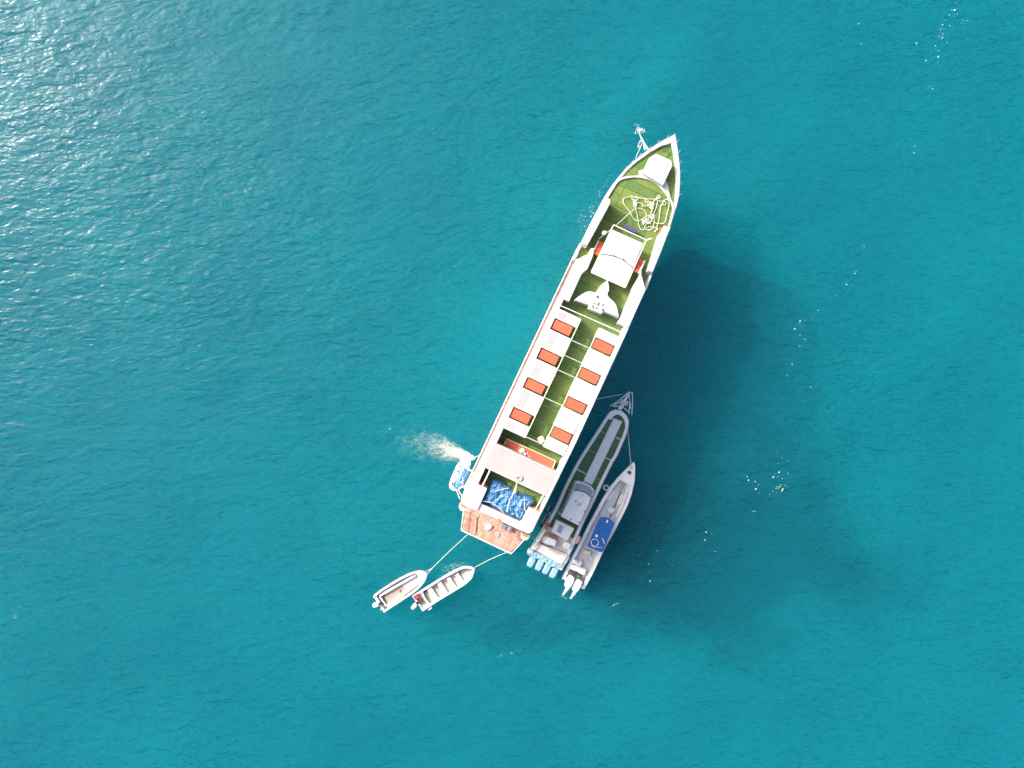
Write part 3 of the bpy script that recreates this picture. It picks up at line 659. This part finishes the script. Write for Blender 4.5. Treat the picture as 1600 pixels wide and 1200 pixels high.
# speedboat --------------------------------------------------------
sb = thing('speedboat', P(905, 765, 0), 'long speedboat with green deck, white centre strip and four covered outboards', 'boat')
ZG, ZD = 1.45, 1.25
left = [(953.4,642.9),(945.5,654),(937.6,666.5),(929.7,678.9),(920.7,692.4),(905,717),(893.5,738),(882.5,760),(869.5,789.7),(857,813.4),(846,832),(836,848),(824,866)]
right = [(962,639.6),(971.4,641.7),(979,648.5),(982.6,657.5),(981.2,671),(976,685.6),(963.7,713.7),(958,722),(943,752),(928.7,782.6),(910,821),(895.6,855),(878,891)]
opts = [P(*p, ZG) for p in right] + [P(*p, ZG) for p in left[::-1]]
inn = boat_shell(sb, opts, ZG, ZD, .24, m='boatw')
def cut_line(poly, f): return [Vector((x, y, 0)) for x, y in clip([(p.x, p.y) for p in poly], f)]
ub = (P(966,640,1.4) - P(851,878,1.4)).normalized(); ur = Vector((ub.y, -ub.x, 0)); c_b = P(910, 762, 1.4)
su = lambda p: (Vector((p[0], p[1], 0)) - c_b).dot(ub)
tu = lambda p: (Vector((p[0], p[1], 0)) - c_b).dot(ur)
fore = cut_line(inn, lambda p: su(p) + 4.05)
for k in range(6):
    a, b = 6.6 - k*1.8, 6.6 - (k+1)*1.8
    pc = clip([(p.x, p.y) for p in fore], lambda p: a - .012 - su(p)) if k else [(p.x, p.y) for p in fore]
    pc = clip(pc, lambda p: su(p) - b - .012)
    if len(pc) > 2: link('turf_panel', MB().prism(pc, ZD - .05, ZD + .02), M['turf_boat'], sb)
aftp = cut_line(inn, lambda p: -4.05 - su(p)); link('aft_floor', MB().prism(aftp, ZD - .3, ZD + .015), M['white_warm'], sb)
# bow cap (white horseshoe)
bc = cut_line(inn, lambda p: su(p) - 5.35)
tip = smoothline([cH(845,590,1.46), cH(880,535,1.46), cH(940,515,1.46), cH(1000,548,1.46), cH(1038,620,1.46)], 4)
capo = [p for p in opts if su(p) > 4.9]
link('bow_cap', MB().prism([P(*p, 1.46) for p in ((947.5,652),(953.6,643.2),(962,640),(971.2,642.1),(978.6,648.9),(982,657.5),(981.2,668))] + [cH(1040,690,1.46)] + tip[::-1], 1.2, 1.47), M['boatw'], sb, .02)
cp = link('centre_panel', MB().prism([P(*p, 1.4) for p in ((959,653),(972.5,658.6),(925,757.5),(911.5,751.8))], 1.26, 1.42), M['panel'], sb, .03)
for a, b, f in (((910,825),(985,860),cH), ((765,1115),(875,1160),cH), ((455,650),(580,720),cK), ((850,490),(965,542),cK)):
    link('deck_batten', MB().tube([f(*a, 1.3), f(*b, 1.3)], .035, 5), M['boatw'], sb)
# rails along the gunwale
for side, sgn in ((left, -1), (right[3:], 1)):
    line = [P(*p, 1.9) for p in side]
    link('hand_rail', MB().tube(line, .028, 6), M['steel'], sb)
    for p in smoothline(line, 2)[::1]:
        link('stanchion', MB().tube([Vector((p.x, p.y, 1.4)), Vector((p.x, p.y, 1.9))], .02, 5), M['steel'], sb)
# bow pulpit
zp = 1.7
pul = [((850,385),(960,310),(1090,200)), ((1090,200),(1100,330),(1095,490)), ((1140,210),(1138,380),(1130,520)), ((870,400),(980,400),(1060,450),(1095,500)), ((850,385),(830,400)), ((1000,410),(985,370)), ((1090,200),(1140,215)), ((880,385),(1000,318)), ((1055,240),(1060,290)), ((1090,250),(1115,430))]
pp_ = link('bow_pulpit', MB().prism([cH(985,310,1.55), cH(1020,295,1.55), cH(1085,335,1.55), cH(1070,400,1.55), cH(960,360,1.55)], 1.42, 1.55), M['white_warm'], sb, .02)
link('pulpit_hatch', MB().prism([cH(1005,318,1.58), cH(1062,340,1.58), cH(1050,380,1.58), cH(992,350,1.58)], 1.54, 1.575), M['grey_deck'], pp_)
for pts in pul: link('pulpit_rail', MB().tube(smoothline([cH(*p, zp) for p in pts], 3), .035, 6), M['rail'], pp_)
link('pulpit_keel', MB().tube([cH(960,440,1.3), cH(1030,330,1.45), cH(1090,215,1.5)], [.16, .13, .06], 6), M['boatw'], pp_)
# cabin
cab = link('cabin', MB().prism([cL(*p, 2.2) for p in ((700,300),(750,292),(840,315),(930,365),(965,410),(935,520),(745,900),(500,775))], 1.25, 2.0), M['boatw'], sb, .03)
arc_f = [cL(*p, 2.05) for p in ((712,312),(760,308),(840,330),(910,368),(958,412))]
arc_b = [cL(*p, 2.55) for p in ((690,412),(740,412),(810,430),(880,470),(930,515))]
mb = MB(); mb.add(arc_f + arc_b + [v - Vector((0,0,.03)) for v in arc_f + arc_b], [(i, i+1, 6+i, 5+i) for i in range(4)] + [(10+i, 15+i, 16+i, 11+i) for i in range(4)])
link('windscreen', mb, M['glass'], cab)
link('screen_frame', MB().tube(arc_f, .04, 6), M['boatw'], cab); link('screen_frame', MB().tube([v + Vector((0,0,-.02)) for v in arc_b], .045, 6), M['dark'], cab)
rf = link('roof', MB().prism([cL(*p, 2.6) for p in ((688,418),(740,418),(810,436),(880,476),(928,522),(745,898),(500,772))], 2.5, 2.6), M['boatw'], cab, .03)
for x, y in ((780,545),): link('roof_dome', MB().blob(cL(x, y, 2.6), .27, .25, .16, half=True), M['boatw'], rf, smooth=True)
for x, y in ((800,470),(700,560),(740,615),(775,600),(830,700),(905,545),(755,855),(640,810)): link('roof_fitting', MB().obox(cL(x, y, 2.6), (1, .4), .09, .07, 2.6, 2.68), M['dark'], rf)
for pts in (((700,300),(600,520),(500,772)), ((965,412),(900,560),(745,900))): link('roof_edge', MB().tube([cL(*p, 2.5) for p in pts], .03, 6), M['dark'] if pts[0][0] < 800 else M['boatw'], cab)
link('antenna', MB().tube([cL(465,700,2.3), cL(490,750,2.45)], .03, 5), M['boatw'], cab)
# aft box, baskets, seats
bx = link('engine_box', MB().prism([cL(*p, 1.9) for p in ((440,820),(690,940),(590,1115),(375,985))], 1.25, 1.9), M['boatw'], sb, .04)
link('box_hatch', MB().prism([cL(*p, 1.93) for p in ((482,888),(538,916),(500,1012),(440,985))], 1.89, 1.925), M['lilac'], bx, .01)
link('seat', MB().prism([cL(*p, 1.75) for p in ((300,1080),(330,1060),(445,1110),(420,1190),(270,1140))], 1.25, 1.75), M['boatw'], sb, .05)
link('seat', MB().prism([cM(*p, 1.75) for p in ((440,260),(500,250),(625,310),(600,390),(470,370),(420,330))], 1.27, 1.72), M['white_warm'], sb, .05)
link('seat', MB().prism([cM(*p, 1.75) for p in ((740,320),(830,360),(790,440),(700,400))], 1.25, 1.75), M['boatw'], sb, .05)
link('seat_trim', MB().tube([cM(*p, 1.5) for p in ((395,340),(430,350),(580,430))], .04, 6), M['darkwood'], sb)
link('stern_seat', MB().prism([cM(*p, 1.6) for p in ((300,380),(350,340),(790,500),(745,570),(690,650),(290,430))], 1.2, 1.6), M['white_warm'], sb, .05)
link('transom', MB().prism([cM(*p, 1.5) for p in ((215,490),(235,445),(700,680),(685,722))], .3, 1.5), M['boatw'], sb, .03)
def tc2(u, v):
    a = Vector((265, 432)); b = Vector((690, 640)); d = Vector((-.42, .9)) * (75 + 20*math.sin(u*11))
    p = a.lerp(b, u) + d*v + Vector((8*math.sin(v*5), 0)); return 800 + p.x*.1125, 810 + p.y*.1125
def tarp_low():
    mb = MB(); nu, nv = 48, 14
    for j in range(nv+1):
        for i in range(nu+1):
            u, v = i/nu, j/nv; x, y = tc2(u, v); p = P(x, y, 1.6)
            mb.v.append(Vector((p.x, p.y, 1.52 + .10*tarp_z(u*3, v, 8) + .35*tarp_z2(u*1.2, v))))
    for j in range(nv):
        for i in range(nu): a = j*(nu+1)+i; mb.f.append((a, a+1, a+nu+2, a+nu+1))
    return mb
link('stern_cover', tarp_low(), M['engine_blue'], sb, smooth=True)
# outboards
ubx = Vector((ub.x, ub.y, 0))
def outboard(root, pc, m, L=.95, Wd=.55, tilt=0.0, zc=1.1, aim=None):
    d = -(aim or ubx); n = Vector((-d.y, d.x, 0)); rings = []
    for k, (f, wf, h0, h1) in enumerate(((-.5, .55, -.20, .15), (-.38, .9, -.28, .28), (-.1, 1.0, -.3, .34), (.2, .96, -.3, .33), (.4, .8, -.26, .26), (.5, .5, -.18, .14))):
        c = pc + d*L*f; wv = Wd*wf/2; cz = zc + tilt*f
        rings.append([c*1 + n*wv*a + Vector((0, 0, cz + (h1 if b > 0 else h0)*abs(b)) ) for a, b in ((-1,-.4),(-.6,-1),(.6,-1),(1,-.4),(1,.4),(.7,.95),(-.7,.95),(-1,.4))])
    for r_ in rings:
        for v in r_: v.z = v.z
    mo = link('outboard_motor', MB().loft([[Vector((v.x, v.y, v.z - pc.z)) for v in r_] for r_ in rings]), m, root, .03)
    a = pc + d*L*.05
    link('lower_unit', MB().tube([Vector((a.x, a.y, zc - .25)), Vector((a.x, a.y, .1)), Vector((a.x, a.y, -.5))], [.14, .11, .09], 8), M['dark'], mo)
    link('bracket', MB().obox(pc - d*L*.6, (d.x, d.y), .35, .22, zc - .35, zc), M['dark'], mo)
    return mo
for x, y in ((272,600), (383,645), (484,695), (580,750)): outboard(sb, cM(x, y, 1.3), M['engine_blue'], .98, .58, zc=1.25)
# stern rails
link('stern_rail', MB().tube([cM(*p, 2.0) for p in ((240,430),(330,330),(300,270))], .035, 6), M['steel'], sb)
link('stern_rail', MB().tube([cM(*p, 2.0) for p in ((690,700),(760,600),(800,540))], .035, 6), M['steel'], sb)
for i, (x, y) in enumerate(((335,1032),(380,1052),(428,1078))):
    z0 = 1.27; t_ = thing('basket', cL(x, y, z0), ('sandy filled tan basket at the ship side of the row of three on the speedboat', 'tan basket of orange things in the middle of the row of three on the speedboat', 'tan basket of orange things beside the speedboat deck passage, end of its row')[i], 'basket', 'baskets on the speedboat')
    link('wall', MB().obox(cL(x, y, 1.6), (R_[0], -R_[1]), .26, .24, z0, 1.6), M['tan'], t_, .01)
    link('contents', MB().blob(cL(x, y, 1.6), .10, .10, .05, half=True), M['orange_fender'] if i else M['sand'], t_, smooth=True)
for pts, lab in ((((330,860),(305,900),(280,950)), 'orange fender tied on the speedboat rail facing the ship'), (((765,1045),(740,1090),(705,1150)), 'faded pink fender tied on the speedboat rail facing the open boat')):
    p = [cL(*a, 1.62) for a in pts]
    t_ = thing('fender', Vector((p[1].x, p[1].y, 1.45)), lab, 'fender')
    link('body', MB().tube([p[0], p[0].lerp(p[1], .3), p[1], p[1].lerp(p[2], .7), p[2]], [.06, .17, .18, .17, .06], 10), M['orange_fender'] if '305' in str(pts) else M['skinpink'], t_, smooth=True)
    link('lanyard', MB().tube([p[0], p[0] + Vector((0, 0, .3))], .015, 5), M['rope'], t_)
# tyres and ropes hung between the hulls
for i, (x, y) in enumerate(((325,690),(285,790),(250,860))):
    c = cL(x, y, 1.5); mb = MB()
    mb.tube([c + ubx*.34*math.cos(a) + Vector((0, 0, .34*math.sin(a))) for a in (2*math.pi*k/16 for k in range(16))], .09, 8, closed=True)
    tag(link('tyre_fender', mb, M['black'], smooth=True), 'black tyre fender between ship and speedboat, %s of the three' % ('forward most', 'middle one', 'aft most')[i], 'tyre', 'tyres between the hulls')
    mb = MB().tube(smoothline([c + Vector((.1*math.sin(k*1.7), .28*(k-2)/2, .42 + .04*math.cos(k*2))) for k in range(6)], 4), .025, 5)
    tag(link('fender_rope', mb, M['rope']), 'loose white rope looped over the %s black tyre fender' % ('forward most', 'middle', 'aft most')[i], 'rope', 'ropes on the tyres')

# open boat ----------------------------------------------------------
ob = thing('open_boat', P(940, 820, 0), 'grey floored open boat with blue sunshade and two white outboards', 'boat')
ZO = .95
l2 = [(979.7,732.4),(966,746),(952.7,761.6),(941.5,779.6),(930,801),(917.9,823.5),(905.5,849),(895.6,868),(886,887),(877.6,904.5)]
r2 = [(991,722),(992.3,726),(992.3,738),(991.6,751.5),(987.6,770.6),(980.9,789.7),(971.9,807.7),(960.6,830),(950,848),(940.6,866),(929,891),(912.5,921.5)]
o2 = [P(*p, ZO) for p in r2] + [P(*p, ZO) for p in l2[::-1]]
inn2 = boat_shell(ob, o2, ZO, .5, .24, m='boatw')
link('floor', MB().prism([(p.x, p.y) for p in inn2], .3, .52), M['grey_deck'], ob)
u2 = (P(991,722,1) - P(894,912,1)).normalized(); n2 = Vector((u2.y, -u2.x, 0)); c_o = P(940, 820, 1)
f2 = lambda p: (Vector((p[0], p[1], 0)) - c_o).dot(u2)
bowd = cut_line(o2, lambda p: f2(p) - 3.95); link('fore_deck', MB().prism(bowd, .6, ZO + .01), M['boatw'], ob, .02)
link('deck_hatch', MB().prism([cL(*p, 1.0) for p in ((1420,165),(1442,132),(1486,152),(1470,200))], .9, ZO + .03), M['dark'], ob, .01)
link('mooring_bitt', MB().tube([cL(1490,80,1.0), cL(1478,112,1.05)], .06, 6), M['steel'], ob)
for pts, m_ in ((((1190,400),(1250,410),(1190,550),(1130,540)), 'panel'), (((1330,460),(1385,480),(1330,610),(1270,600)), 'panel'), (((1385,230),(1420,250),(1350,440),(1290,420)), 'off')):
    link('floor_panel', MB().prism([cL(*p, .56) for p in pts], .5, .56), M[m_], ob, .01)
# inner side bench along the starboard side
link('side_bench', MB().prism([cL(*p, .75) for p in ((1425,230),(1470,260),(1455,400),(1360,640),(1280,800),(1255,780),(1330,620),(1400,420))], .5, .76), M['panel'], ob, .02)
link('console', MB().blob(cL(1200, 690, .9), .32, .26, .12, jit=.05, half=True), M['panel'], ob, smooth=True)
cn = [cL(1035,800,2.3), cL(1060,785,2.3), cL(1110,783,2.3), cL(1160,795,2.3), cL(1205,825,2.3), cL(1243,862,2.3), cL(1240,880,2.3), cM(1275,440,2.3), cM(1262,462,2.3), cM(1235,468,2.3), cM(1140,432,2.3), cM(1052,392,2.3), cM(1048,372,2.3)]
sh = link('sunshade', MB().prism(cn, 2.22, 2.3), M['canvas'], ob, .03)
link('sunshade_frame', MB().tube([p - Vector((0, 0, .09)) for p in cn], .03, 6, closed=True), M['steel'], sh)
for p in (cn[1], cn[5], cn[8], cn[11]):
    pp = p.lerp(sum(cn, Vector())/len(cn), .05); link('sunshade_post', MB().tube([Vector((pp.x, pp.y, .5)), Vector((pp.x, pp.y, 2.25))], .03, 6), M['steel'], sh)
link('seat', MB().prism([cM(*p, .95) for p in ((1010,440),(1105,460),(1080,520),(990,495))], .5, .95), M['white_warm'], ob, .04)
link('storage_box', MB().prism([cM(*p, 1.1) for p in ((865,575),(975,610),(950,670),(845,625))], .5, 1.1), M['panel'], ob, .03)
link('box_cover', MB().prism([cM(*p, 1.12) for p in ((880,585),(940,605),(920,640),(860,615))], 1.08, 1.13), M['engine_blue'], ob, .02)
link('stern_bench', MB().prism([cM(*p, 1.05) for p in ((830,640),(1035,715),(1000,790),(800,700))], .5, 1.05), M['boatw'], ob, .04)
link('bench_tray', MB().prism([cM(*p, 1.08) for p in ((822,705),(915,750),(905,785),(810,735))], 1.0, 1.075), M['dark'], ob, .01)
link('splash_well', MB().prism([cM(*p, .8) for p in ((785,745),(1000,800),(960,950),(760,850))], .3, .72), M['off'], ob, .02)
for x, y in ((800,880), (905,935)): outboard(ob, cM(x, y, 1.1), M['engine_white'], 1.05, .62, zc=1.05, aim=u2)
for x, y in ((742,1010), (848,1060)):
    d = -u2; c = cM(x, y, .5); link('motor_leg', MB().tube([c - d*.55 + Vector((0,0,.4)), c - d*.1 + Vector((0,0,.1)), c + d*.25], [.17, .14, .09], 8), M['engine_white'], ob, smooth=True)
    link('propeller', MB().blob(c + d*.34 + Vector((0,0,-.05)), .08, .17, .15, (d.x, d.y), 8, 5), M['steel'], ob)
mb = MB().tube(smoothline([cM(*p, .6) for p in ((985,600),(1000,545),(1060,520),(1105,560),(1115,620),(1080,640),(1045,590),(1040,540))], 5), .03, 5)
tag(link('fuel_hose', mb, M['rope']), 'pale hose looped on the grey floor behind the blue sunshade', 'hose')
c = cM(1150, 335, 2.33); mb = MB().tube([c + Vector((.29*math.cos(a), .29*math.sin(a), .02)) for a in (2*math.pi*k/24 for k in range(24))], .024, 8, closed=True)
tag(link('white_ring', mb, M['rail'], smooth=True), 'thin white ring lying on the blue sunshade', 'ring')
mb = MB().tube(smoothline([cM(*p, 2.34) for p in ((1100,385),(1160,400),(1205,405),(1250,400))], 4), .018, 5); tag(link('cord', mb, M['rope']), 'white cord lying along the aft edge of the blue sunshade', 'cord')
mb = MB().tube([cM(1258,280,2.34), cM(1285,350,2.34)], .035, 6); tag(link('white_stick', mb, M['rail']), 'short white stick lying on the blue sunshade', 'stick')
mb = MB().blob(cM(1177, 242, 2.36), .13, .12, .07); tag(link('cap', mb, M['rail'], smooth=True), 'small round white cap on the middle of the blue sunshade', 'cap')
mb = MB().blob(cM(1322, 42, 2.36), .09, .13, .06); tag(link('white_cup', mb, M['rail'], smooth=True), 'small white cup near the forward edge of the blue sunshade', 'cup')
for x, y in ((1130,375),):
    c = cL(x, y, 1.2); mb = MB().tube([c + Vector((.2*math.cos(a), .2*math.sin(a), .0)) for a in (2*math.pi*k/16 for k in range(16))], .05, 6, closed=True)
    tag(link('rope_ring', mb, M['rope']), 'white rope ring hung between the speedboat and the open boat bow', 'rope')

# dinghies -------------------------------------------------------------
def dingh(name, outline, label, ztop=.62):
    pts = [cN(*p, ztop) for p in outline]; c = sum(pts, Vector())/len(pts)
    t_ = thing(name, Vector((c.x, c.y, 0)), label, 'dinghy', 'dinghies towed astern')
    inn = boat_shell(t_, pts, ztop, .25, .15)
    return t_, inn, pts
d1, in1, o1 = dingh('dinghy', [(108,562),(200,492),(320,415),(440,345),(530,300),(610,270),(690,256),(740,262),(772,285),(776,320),(760,370),(720,430),(680,475),(600,540),(450,640),(340,712),(240,780)], 'white dinghy with a sandy brown floor tied beside the thwarted dinghy')
link('floor', MB().prism([(p.x, p.y) for p in in1], .1, .27), M['off'], d1)
link('inner_well', MB().prism([cN(*p, .3) for p in ((192,582),(640,322),(672,345),(660,385),(268,688))], .2, .3), M['sand'], d1, .01)
link('well_front', MB().prism([cN(*p, .3) for p in ((460,425),(640,322),(672,345),(660,385),(520,490))], .2, .306), M['grey_deck'], d1)
for pts in (((192,582),(640,322),(630,300),(170,560)), ((268,690),(660,390),(690,410),(290,715)), ((180,585),(195,575),(275,690),(255,705))):
    link('side_coaming', MB().prism([cN(*p, .5) for p in pts], .25, .5), M['white'], d1, .02)
link('bow_deck', MB().prism([cN(*p, .58) for p in ((640,290),(700,270),(750,290),(760,330),(735,385),(690,430),(675,345))], .3, .58), M['white'], d1, .02)
link('yellow_pad', MB().prism([cN(*p, .52) for p in ((420,600),(470,565),(505,570),(450,620))], .49, .53), M['yellow'], d1, .005)
link('battery', MB().prism([cN(*p, .45) for p in ((195,580),(215,568),(260,650),(240,660))], .28, .45), M['dark'], d1, .01)
link('floor_stain_mat', MB().prism([cN(*p, .31) for p in ((435,495),(450,490),(462,520),(445,525))], .3, .315), M['darkwood'], d1)
ud = (cN(770,290,.6) - cN(175,670,.6)).normalized()
outboard(d1, cN(145, 672, .5), M['engine_white'], .55, .34, zc=.62, aim=Vector((ud.x*.9 + .25, ud.y*.9 - .28, 0)).normalized())
link('transom', MB().prism([cN(*p, .6) for p in ((105,575),(118,565),(250,765),(235,778))], 0, .6), M['white_warm'], d1, .02)
for x, y in ((120,590),(205,745)): link('cleat', MB().tube([cN(x-10, y, .66), cN(x+6, y-14, .66)], .05, 6), M['rail'], d1)
d2, in2, o2_ = dingh('dinghy', [(590,572),(720,490),(900,378),(1000,318),(1100,262),(1190,218),(1240,204),(1290,200),(1345,208),(1374,228),(1368,270),(1340,345),(1290,400),(1230,445),(1100,525),(900,645),(720,766)], 'white dinghy with white thwarts and a red can at its stern')
link('floor', MB().prism([(p.x, p.y) for p in in2], .1, .27), M['off'], d2)
for a, b, wd in (((1150,300),(1235,420),46), ((1040,342),(1130,480),50), ((925,400),(1025,560),58), ((800,470),(905,625),62)):
    A, B2 = cN(*a, .48), cN(*b, .48); dd = (B2 - A); mid = (A + B2)/2
    link('thwart', MB().obox(mid, (dd.x, dd.y), dd.length, wd*.125*.053, .4, .48), M['white'], d2, .02)
link('stern_deck', MB().prism([cN(*p, .5) for p in ((610,575),(700,520),(735,555),(770,620),(830,690),(720,750))], .25, .5), M['white_warm'], d2, .03)
mb = MB().tube(smoothline([cN(*p, .55) for p in ((715,520),(735,560),(770,625),(830,695))], 4), .06, 6); link('splash_board', mb, M['white'], d2)
link('rub_block', MB().prism([cN(*p, .6) for p in ((790,745),(835,712),(838,725),(800,752))], .4, .6), M['white'], d2, .02)
link('bow_deck', MB().prism([cN(*p, .55) for p in ((1240,330),(1350,270),(1335,340),(1285,395),(1250,420))], .3, .55), M['white_warm'], d2, .02)
outboard(d2, cN(622, 690, .5), M['engine_white'], .58, .32, zc=.62, aim=Vector((ud.x*.75 + .15, ud.y*.75 + .35, 0)).normalized())
for x, y in ((1185,280),(1245,235)): link('fitting', MB().obox(cN(x, y, .4), (.5, 1), .14, .07, .27, .42), M['black'], d2)
crate('red_can', cN(650, 568, .5), (.83, .55), .40, .34, .25, M['red'], 'red fuel can on the stern deck of the thwarted dinghy', 'can')
crate('dark_crate', cN(695, 622, .5), (.83, .55), .36, .34, .2, M['darkwood'], 'dark brown crate beside the red can in the dinghy stern', 'crate')
mb = MB().blob(cN(752, 500, .35), .20, .14, .1, (1, .6), jit=.25); tag(link('navy_cloth', mb, M['navy'], smooth=True), 'crumpled navy cloth in the thwarted dinghy', 'cloth')

# ------------------------------------------------------------------ lines between the vessels
def sagline(a, b, sag, r=.019, n=14):
    return MB().tube([a.lerp(b, k/n) - Vector((0, 0, sag*4*(k/n)*(1-k/n))) for k in range(n+1)], r, 5)
for mb, lab in (
    (sagline(cS(320,440,2.1), cN(838,228,.8), .3), 'white tow line from the stern platform to the sandy floored dinghy'),
    (sagline(cN(838,228,.8), cN(762,262,.66), .02), 'short white bridle line at the port bow of the sandy floored dinghy'),
    (sagline(cN(838,228,.8), cN(778,300,.66), .02), 'short white bridle line at the starboard bow of the sandy floored dinghy'),
    (sagline(cS(920,730,2.1), cN(1372,216,.66), .3), 'white tow line from the stern platform to the thwarted dinghy'),
    (sagline(cH(645,300,3.2), cH(1005,230,1.7), .15, .018), 'white mooring line from the ship side to the speedboat pulpit'),
    (sagline(cH(1075,725,1.5), cL(1482,92,1.05), .15, .024), 'pale mooring line from the speedboat rail to the open boat bow'),
    (sagline(cF(420,395,3.6), cF(335,440,2.6), .05), 'short white line over the ship side above the water outlet')):
    tag(link('mooring_line', mb, M['rope']), lab, 'line')

# ------------------------------------------------------------------ foam, spray and flecks on the water
rnd = random.Random(21)
def fleck(mb, p, r, z=None, el=1.0, ang=0):
    k = rnd.choice((4, 5, 6)); a0 = rnd.uniform(0, 6.28); z = rnd.uniform(.012, .05) if z is None else z
    vs = []
    for i in range(k):
        a = a0 + 2*math.pi*i/k; rr = r*.5*rnd.uniform(.5, 1.2); x, y = rr*math.cos(a)*el, rr*math.sin(a)
        vs.append((p.x + x*math.cos(ang) - y*math.sin(ang), p.y + x*math.sin(ang) + y*math.cos(ang), z))
    top = (p.x, p.y, z + r*.35); o = len(mb.v)
    mb.v += [Vector(v) for v in vs] + [Vector(top)]; mb.f += [(o+i, o+(i+1) % k, o+k) for i in range(k)]
# bilge water pouring out of the ship's port side
wo = [(738,716),(722,711),(705,705),(690,700),(670,694),(648,690),(622,688),(600,690),(590,684)]
mb = MB()
for n_ in range(16000):
    f = rnd.random()**1.5; x = f*.82*(len(wo)-1.001); i = int(x); g = x - i
    cx, cy = wo[i][0] + (wo[i+1][0]-wo[i][0])*g, wo[i][1] + (wo[i+1][1]-wo[i][1])*g
    spread = 2.2 + 21*min(1, f*1.5)
    off_ = rnd.gauss(0, .5)*spread
    if f > .12 and .55*noise.noise(Vector((cx*.11, (cy+off_)*.16, 4))) + .95*(.52 - f) < rnd.uniform(-.45, .45): continue
    zz = max(.015, 2.0*(1 - f*5)) if f < .2 else None
    p = P(cx + rnd.uniform(-3, 3) - off_*.15, cy + off_, zz or 0)
    fleck(mb, p, rnd.uniform(.012, .034)*(1.4 - .8*f), zz if zz and zz > .1 else None, 1.6, R(165))
sp = link('bilge_spray', mb, M['spray'], org=P(730, 712, 0)); sp['kind'] = 'stuff'; tag(sp, 'cream coloured water pouring from the ship side and spreading as foam', 'spray')
mb = MB().tube(smoothline([P(741,717,2.4), P(733,714,1.7), P(724,711.5,.9), P(715,708.5,.15)], 4), [.06 + .022*k for k in range(13)], 8)
tag(link('water_jet', mb, M['spray'], smooth=True), 'solid jet of water falling from the ship outlet to the sea', 'jet')
mb = MB()
def cluster(px, py, n_, sx, sy, r0=.03, r1=.07):
    for _ in range(n_): fleck(mb, P(px + rnd.gauss(0, sx), py + rnd.gauss(0, sy), 0), rnd.uniform(r0, r1))
# drifting lines of flecks
def drift(a, b, n_, j, r0=.03, r1=.09):
    for _ in range(int(n_*.65)):
        f = rnd.random(); fleck(mb, P(a[0] + (b[0]-a[0])*f + rnd.gauss(0, j), a[1] + (b[1]-a[1])*f + rnd.gauss(0, j), 0), rnd.uniform(r0, r1)*rnd.choice((.7, .7, 1, 1.3)), el=rnd.uniform(1, 2), ang=rnd.uniform(0, 3))
drift((1497,2), (1460,70), 26, 4); drift((1470,40), (1455,140), 16, 8); drift((1290,10), (1400,120), 7, 30)
drift((1345,400), (1330,450), 12, 3, .025, .06); drift((1330,440), (1245,510), 20, 5); drift((1250,500), (1215,590), 10, 10)
drift((1225,715), (1215,770), 34, 8, .03, .08); drift((1170,750), (1210,790), 20, 16); drift((1040,780), (1120,830), 14, 22); drift((1050,850), (1000,900), 8, 14)
drift((1360,230), (1440,240), 12, 14, .03, .06); drift((1230,520), (1280,690), 10, 26)
for p, n_, s_ in (((1350,386),5,2), ((1508,35),5,2.4), ((1218,763),6,4), ((1225,760),5,3.5), ((1250,541),3,1.6), ((24,962),6,2), ((780,1024),4,5), ((800,1019),5,2), ((1431,66),4,1.5)): cluster(p[0], p[1], n_, s_, s_, .03, .075)
for _ in range(120): fleck(mb, P(rnd.uniform(700, 1590), rnd.uniform(10, 1190), 0), rnd.uniform(.015, .04))
drift((560,690), (760,640), 40, 22, .015, .04)
# froth along the ship's port bow and the small craft
for a, b in (((968,262),(935,305)), ((940,292),(915,345)), ((925,330),(900,380)), ((905,345),(912,330))): drift(a, b, 26, 3.5, .02, .055)
drift((955,300), (915,350), 24, 7, .02, .045)
drift((890,470), (800,640), 40, 9, .015, .04)
drift((690,888), (725,880), 60, 3, .02, .05); drift((700,892), (735,880), 36, 2, .02, .05)
drift((898,688), (915,695), 26, 3, .02, .05); drift((938,650), (946,642), 16, 2.5, .02, .05); drift((917,680), (930,665), 16, 3, .02, .04)
cluster(1000, 204, 55, 3.2, 2.4, .03, .10); cluster(996, 197, 20, 4, 3, .02, .05)
cluster(884, 934, 8, 3, 2); drift((958,948),(966,944), 16, 2, .02, .05)
fm = link('foam_flecks', mb, M['foam'], org=(0, 0, 0)); fm['kind'] = 'stuff'; tag(fm, 'tiny white foam flecks scattered over the turquoise water', 'foam')
for o in bpy.data.objects:
    if '_o' in o: del o['_o']
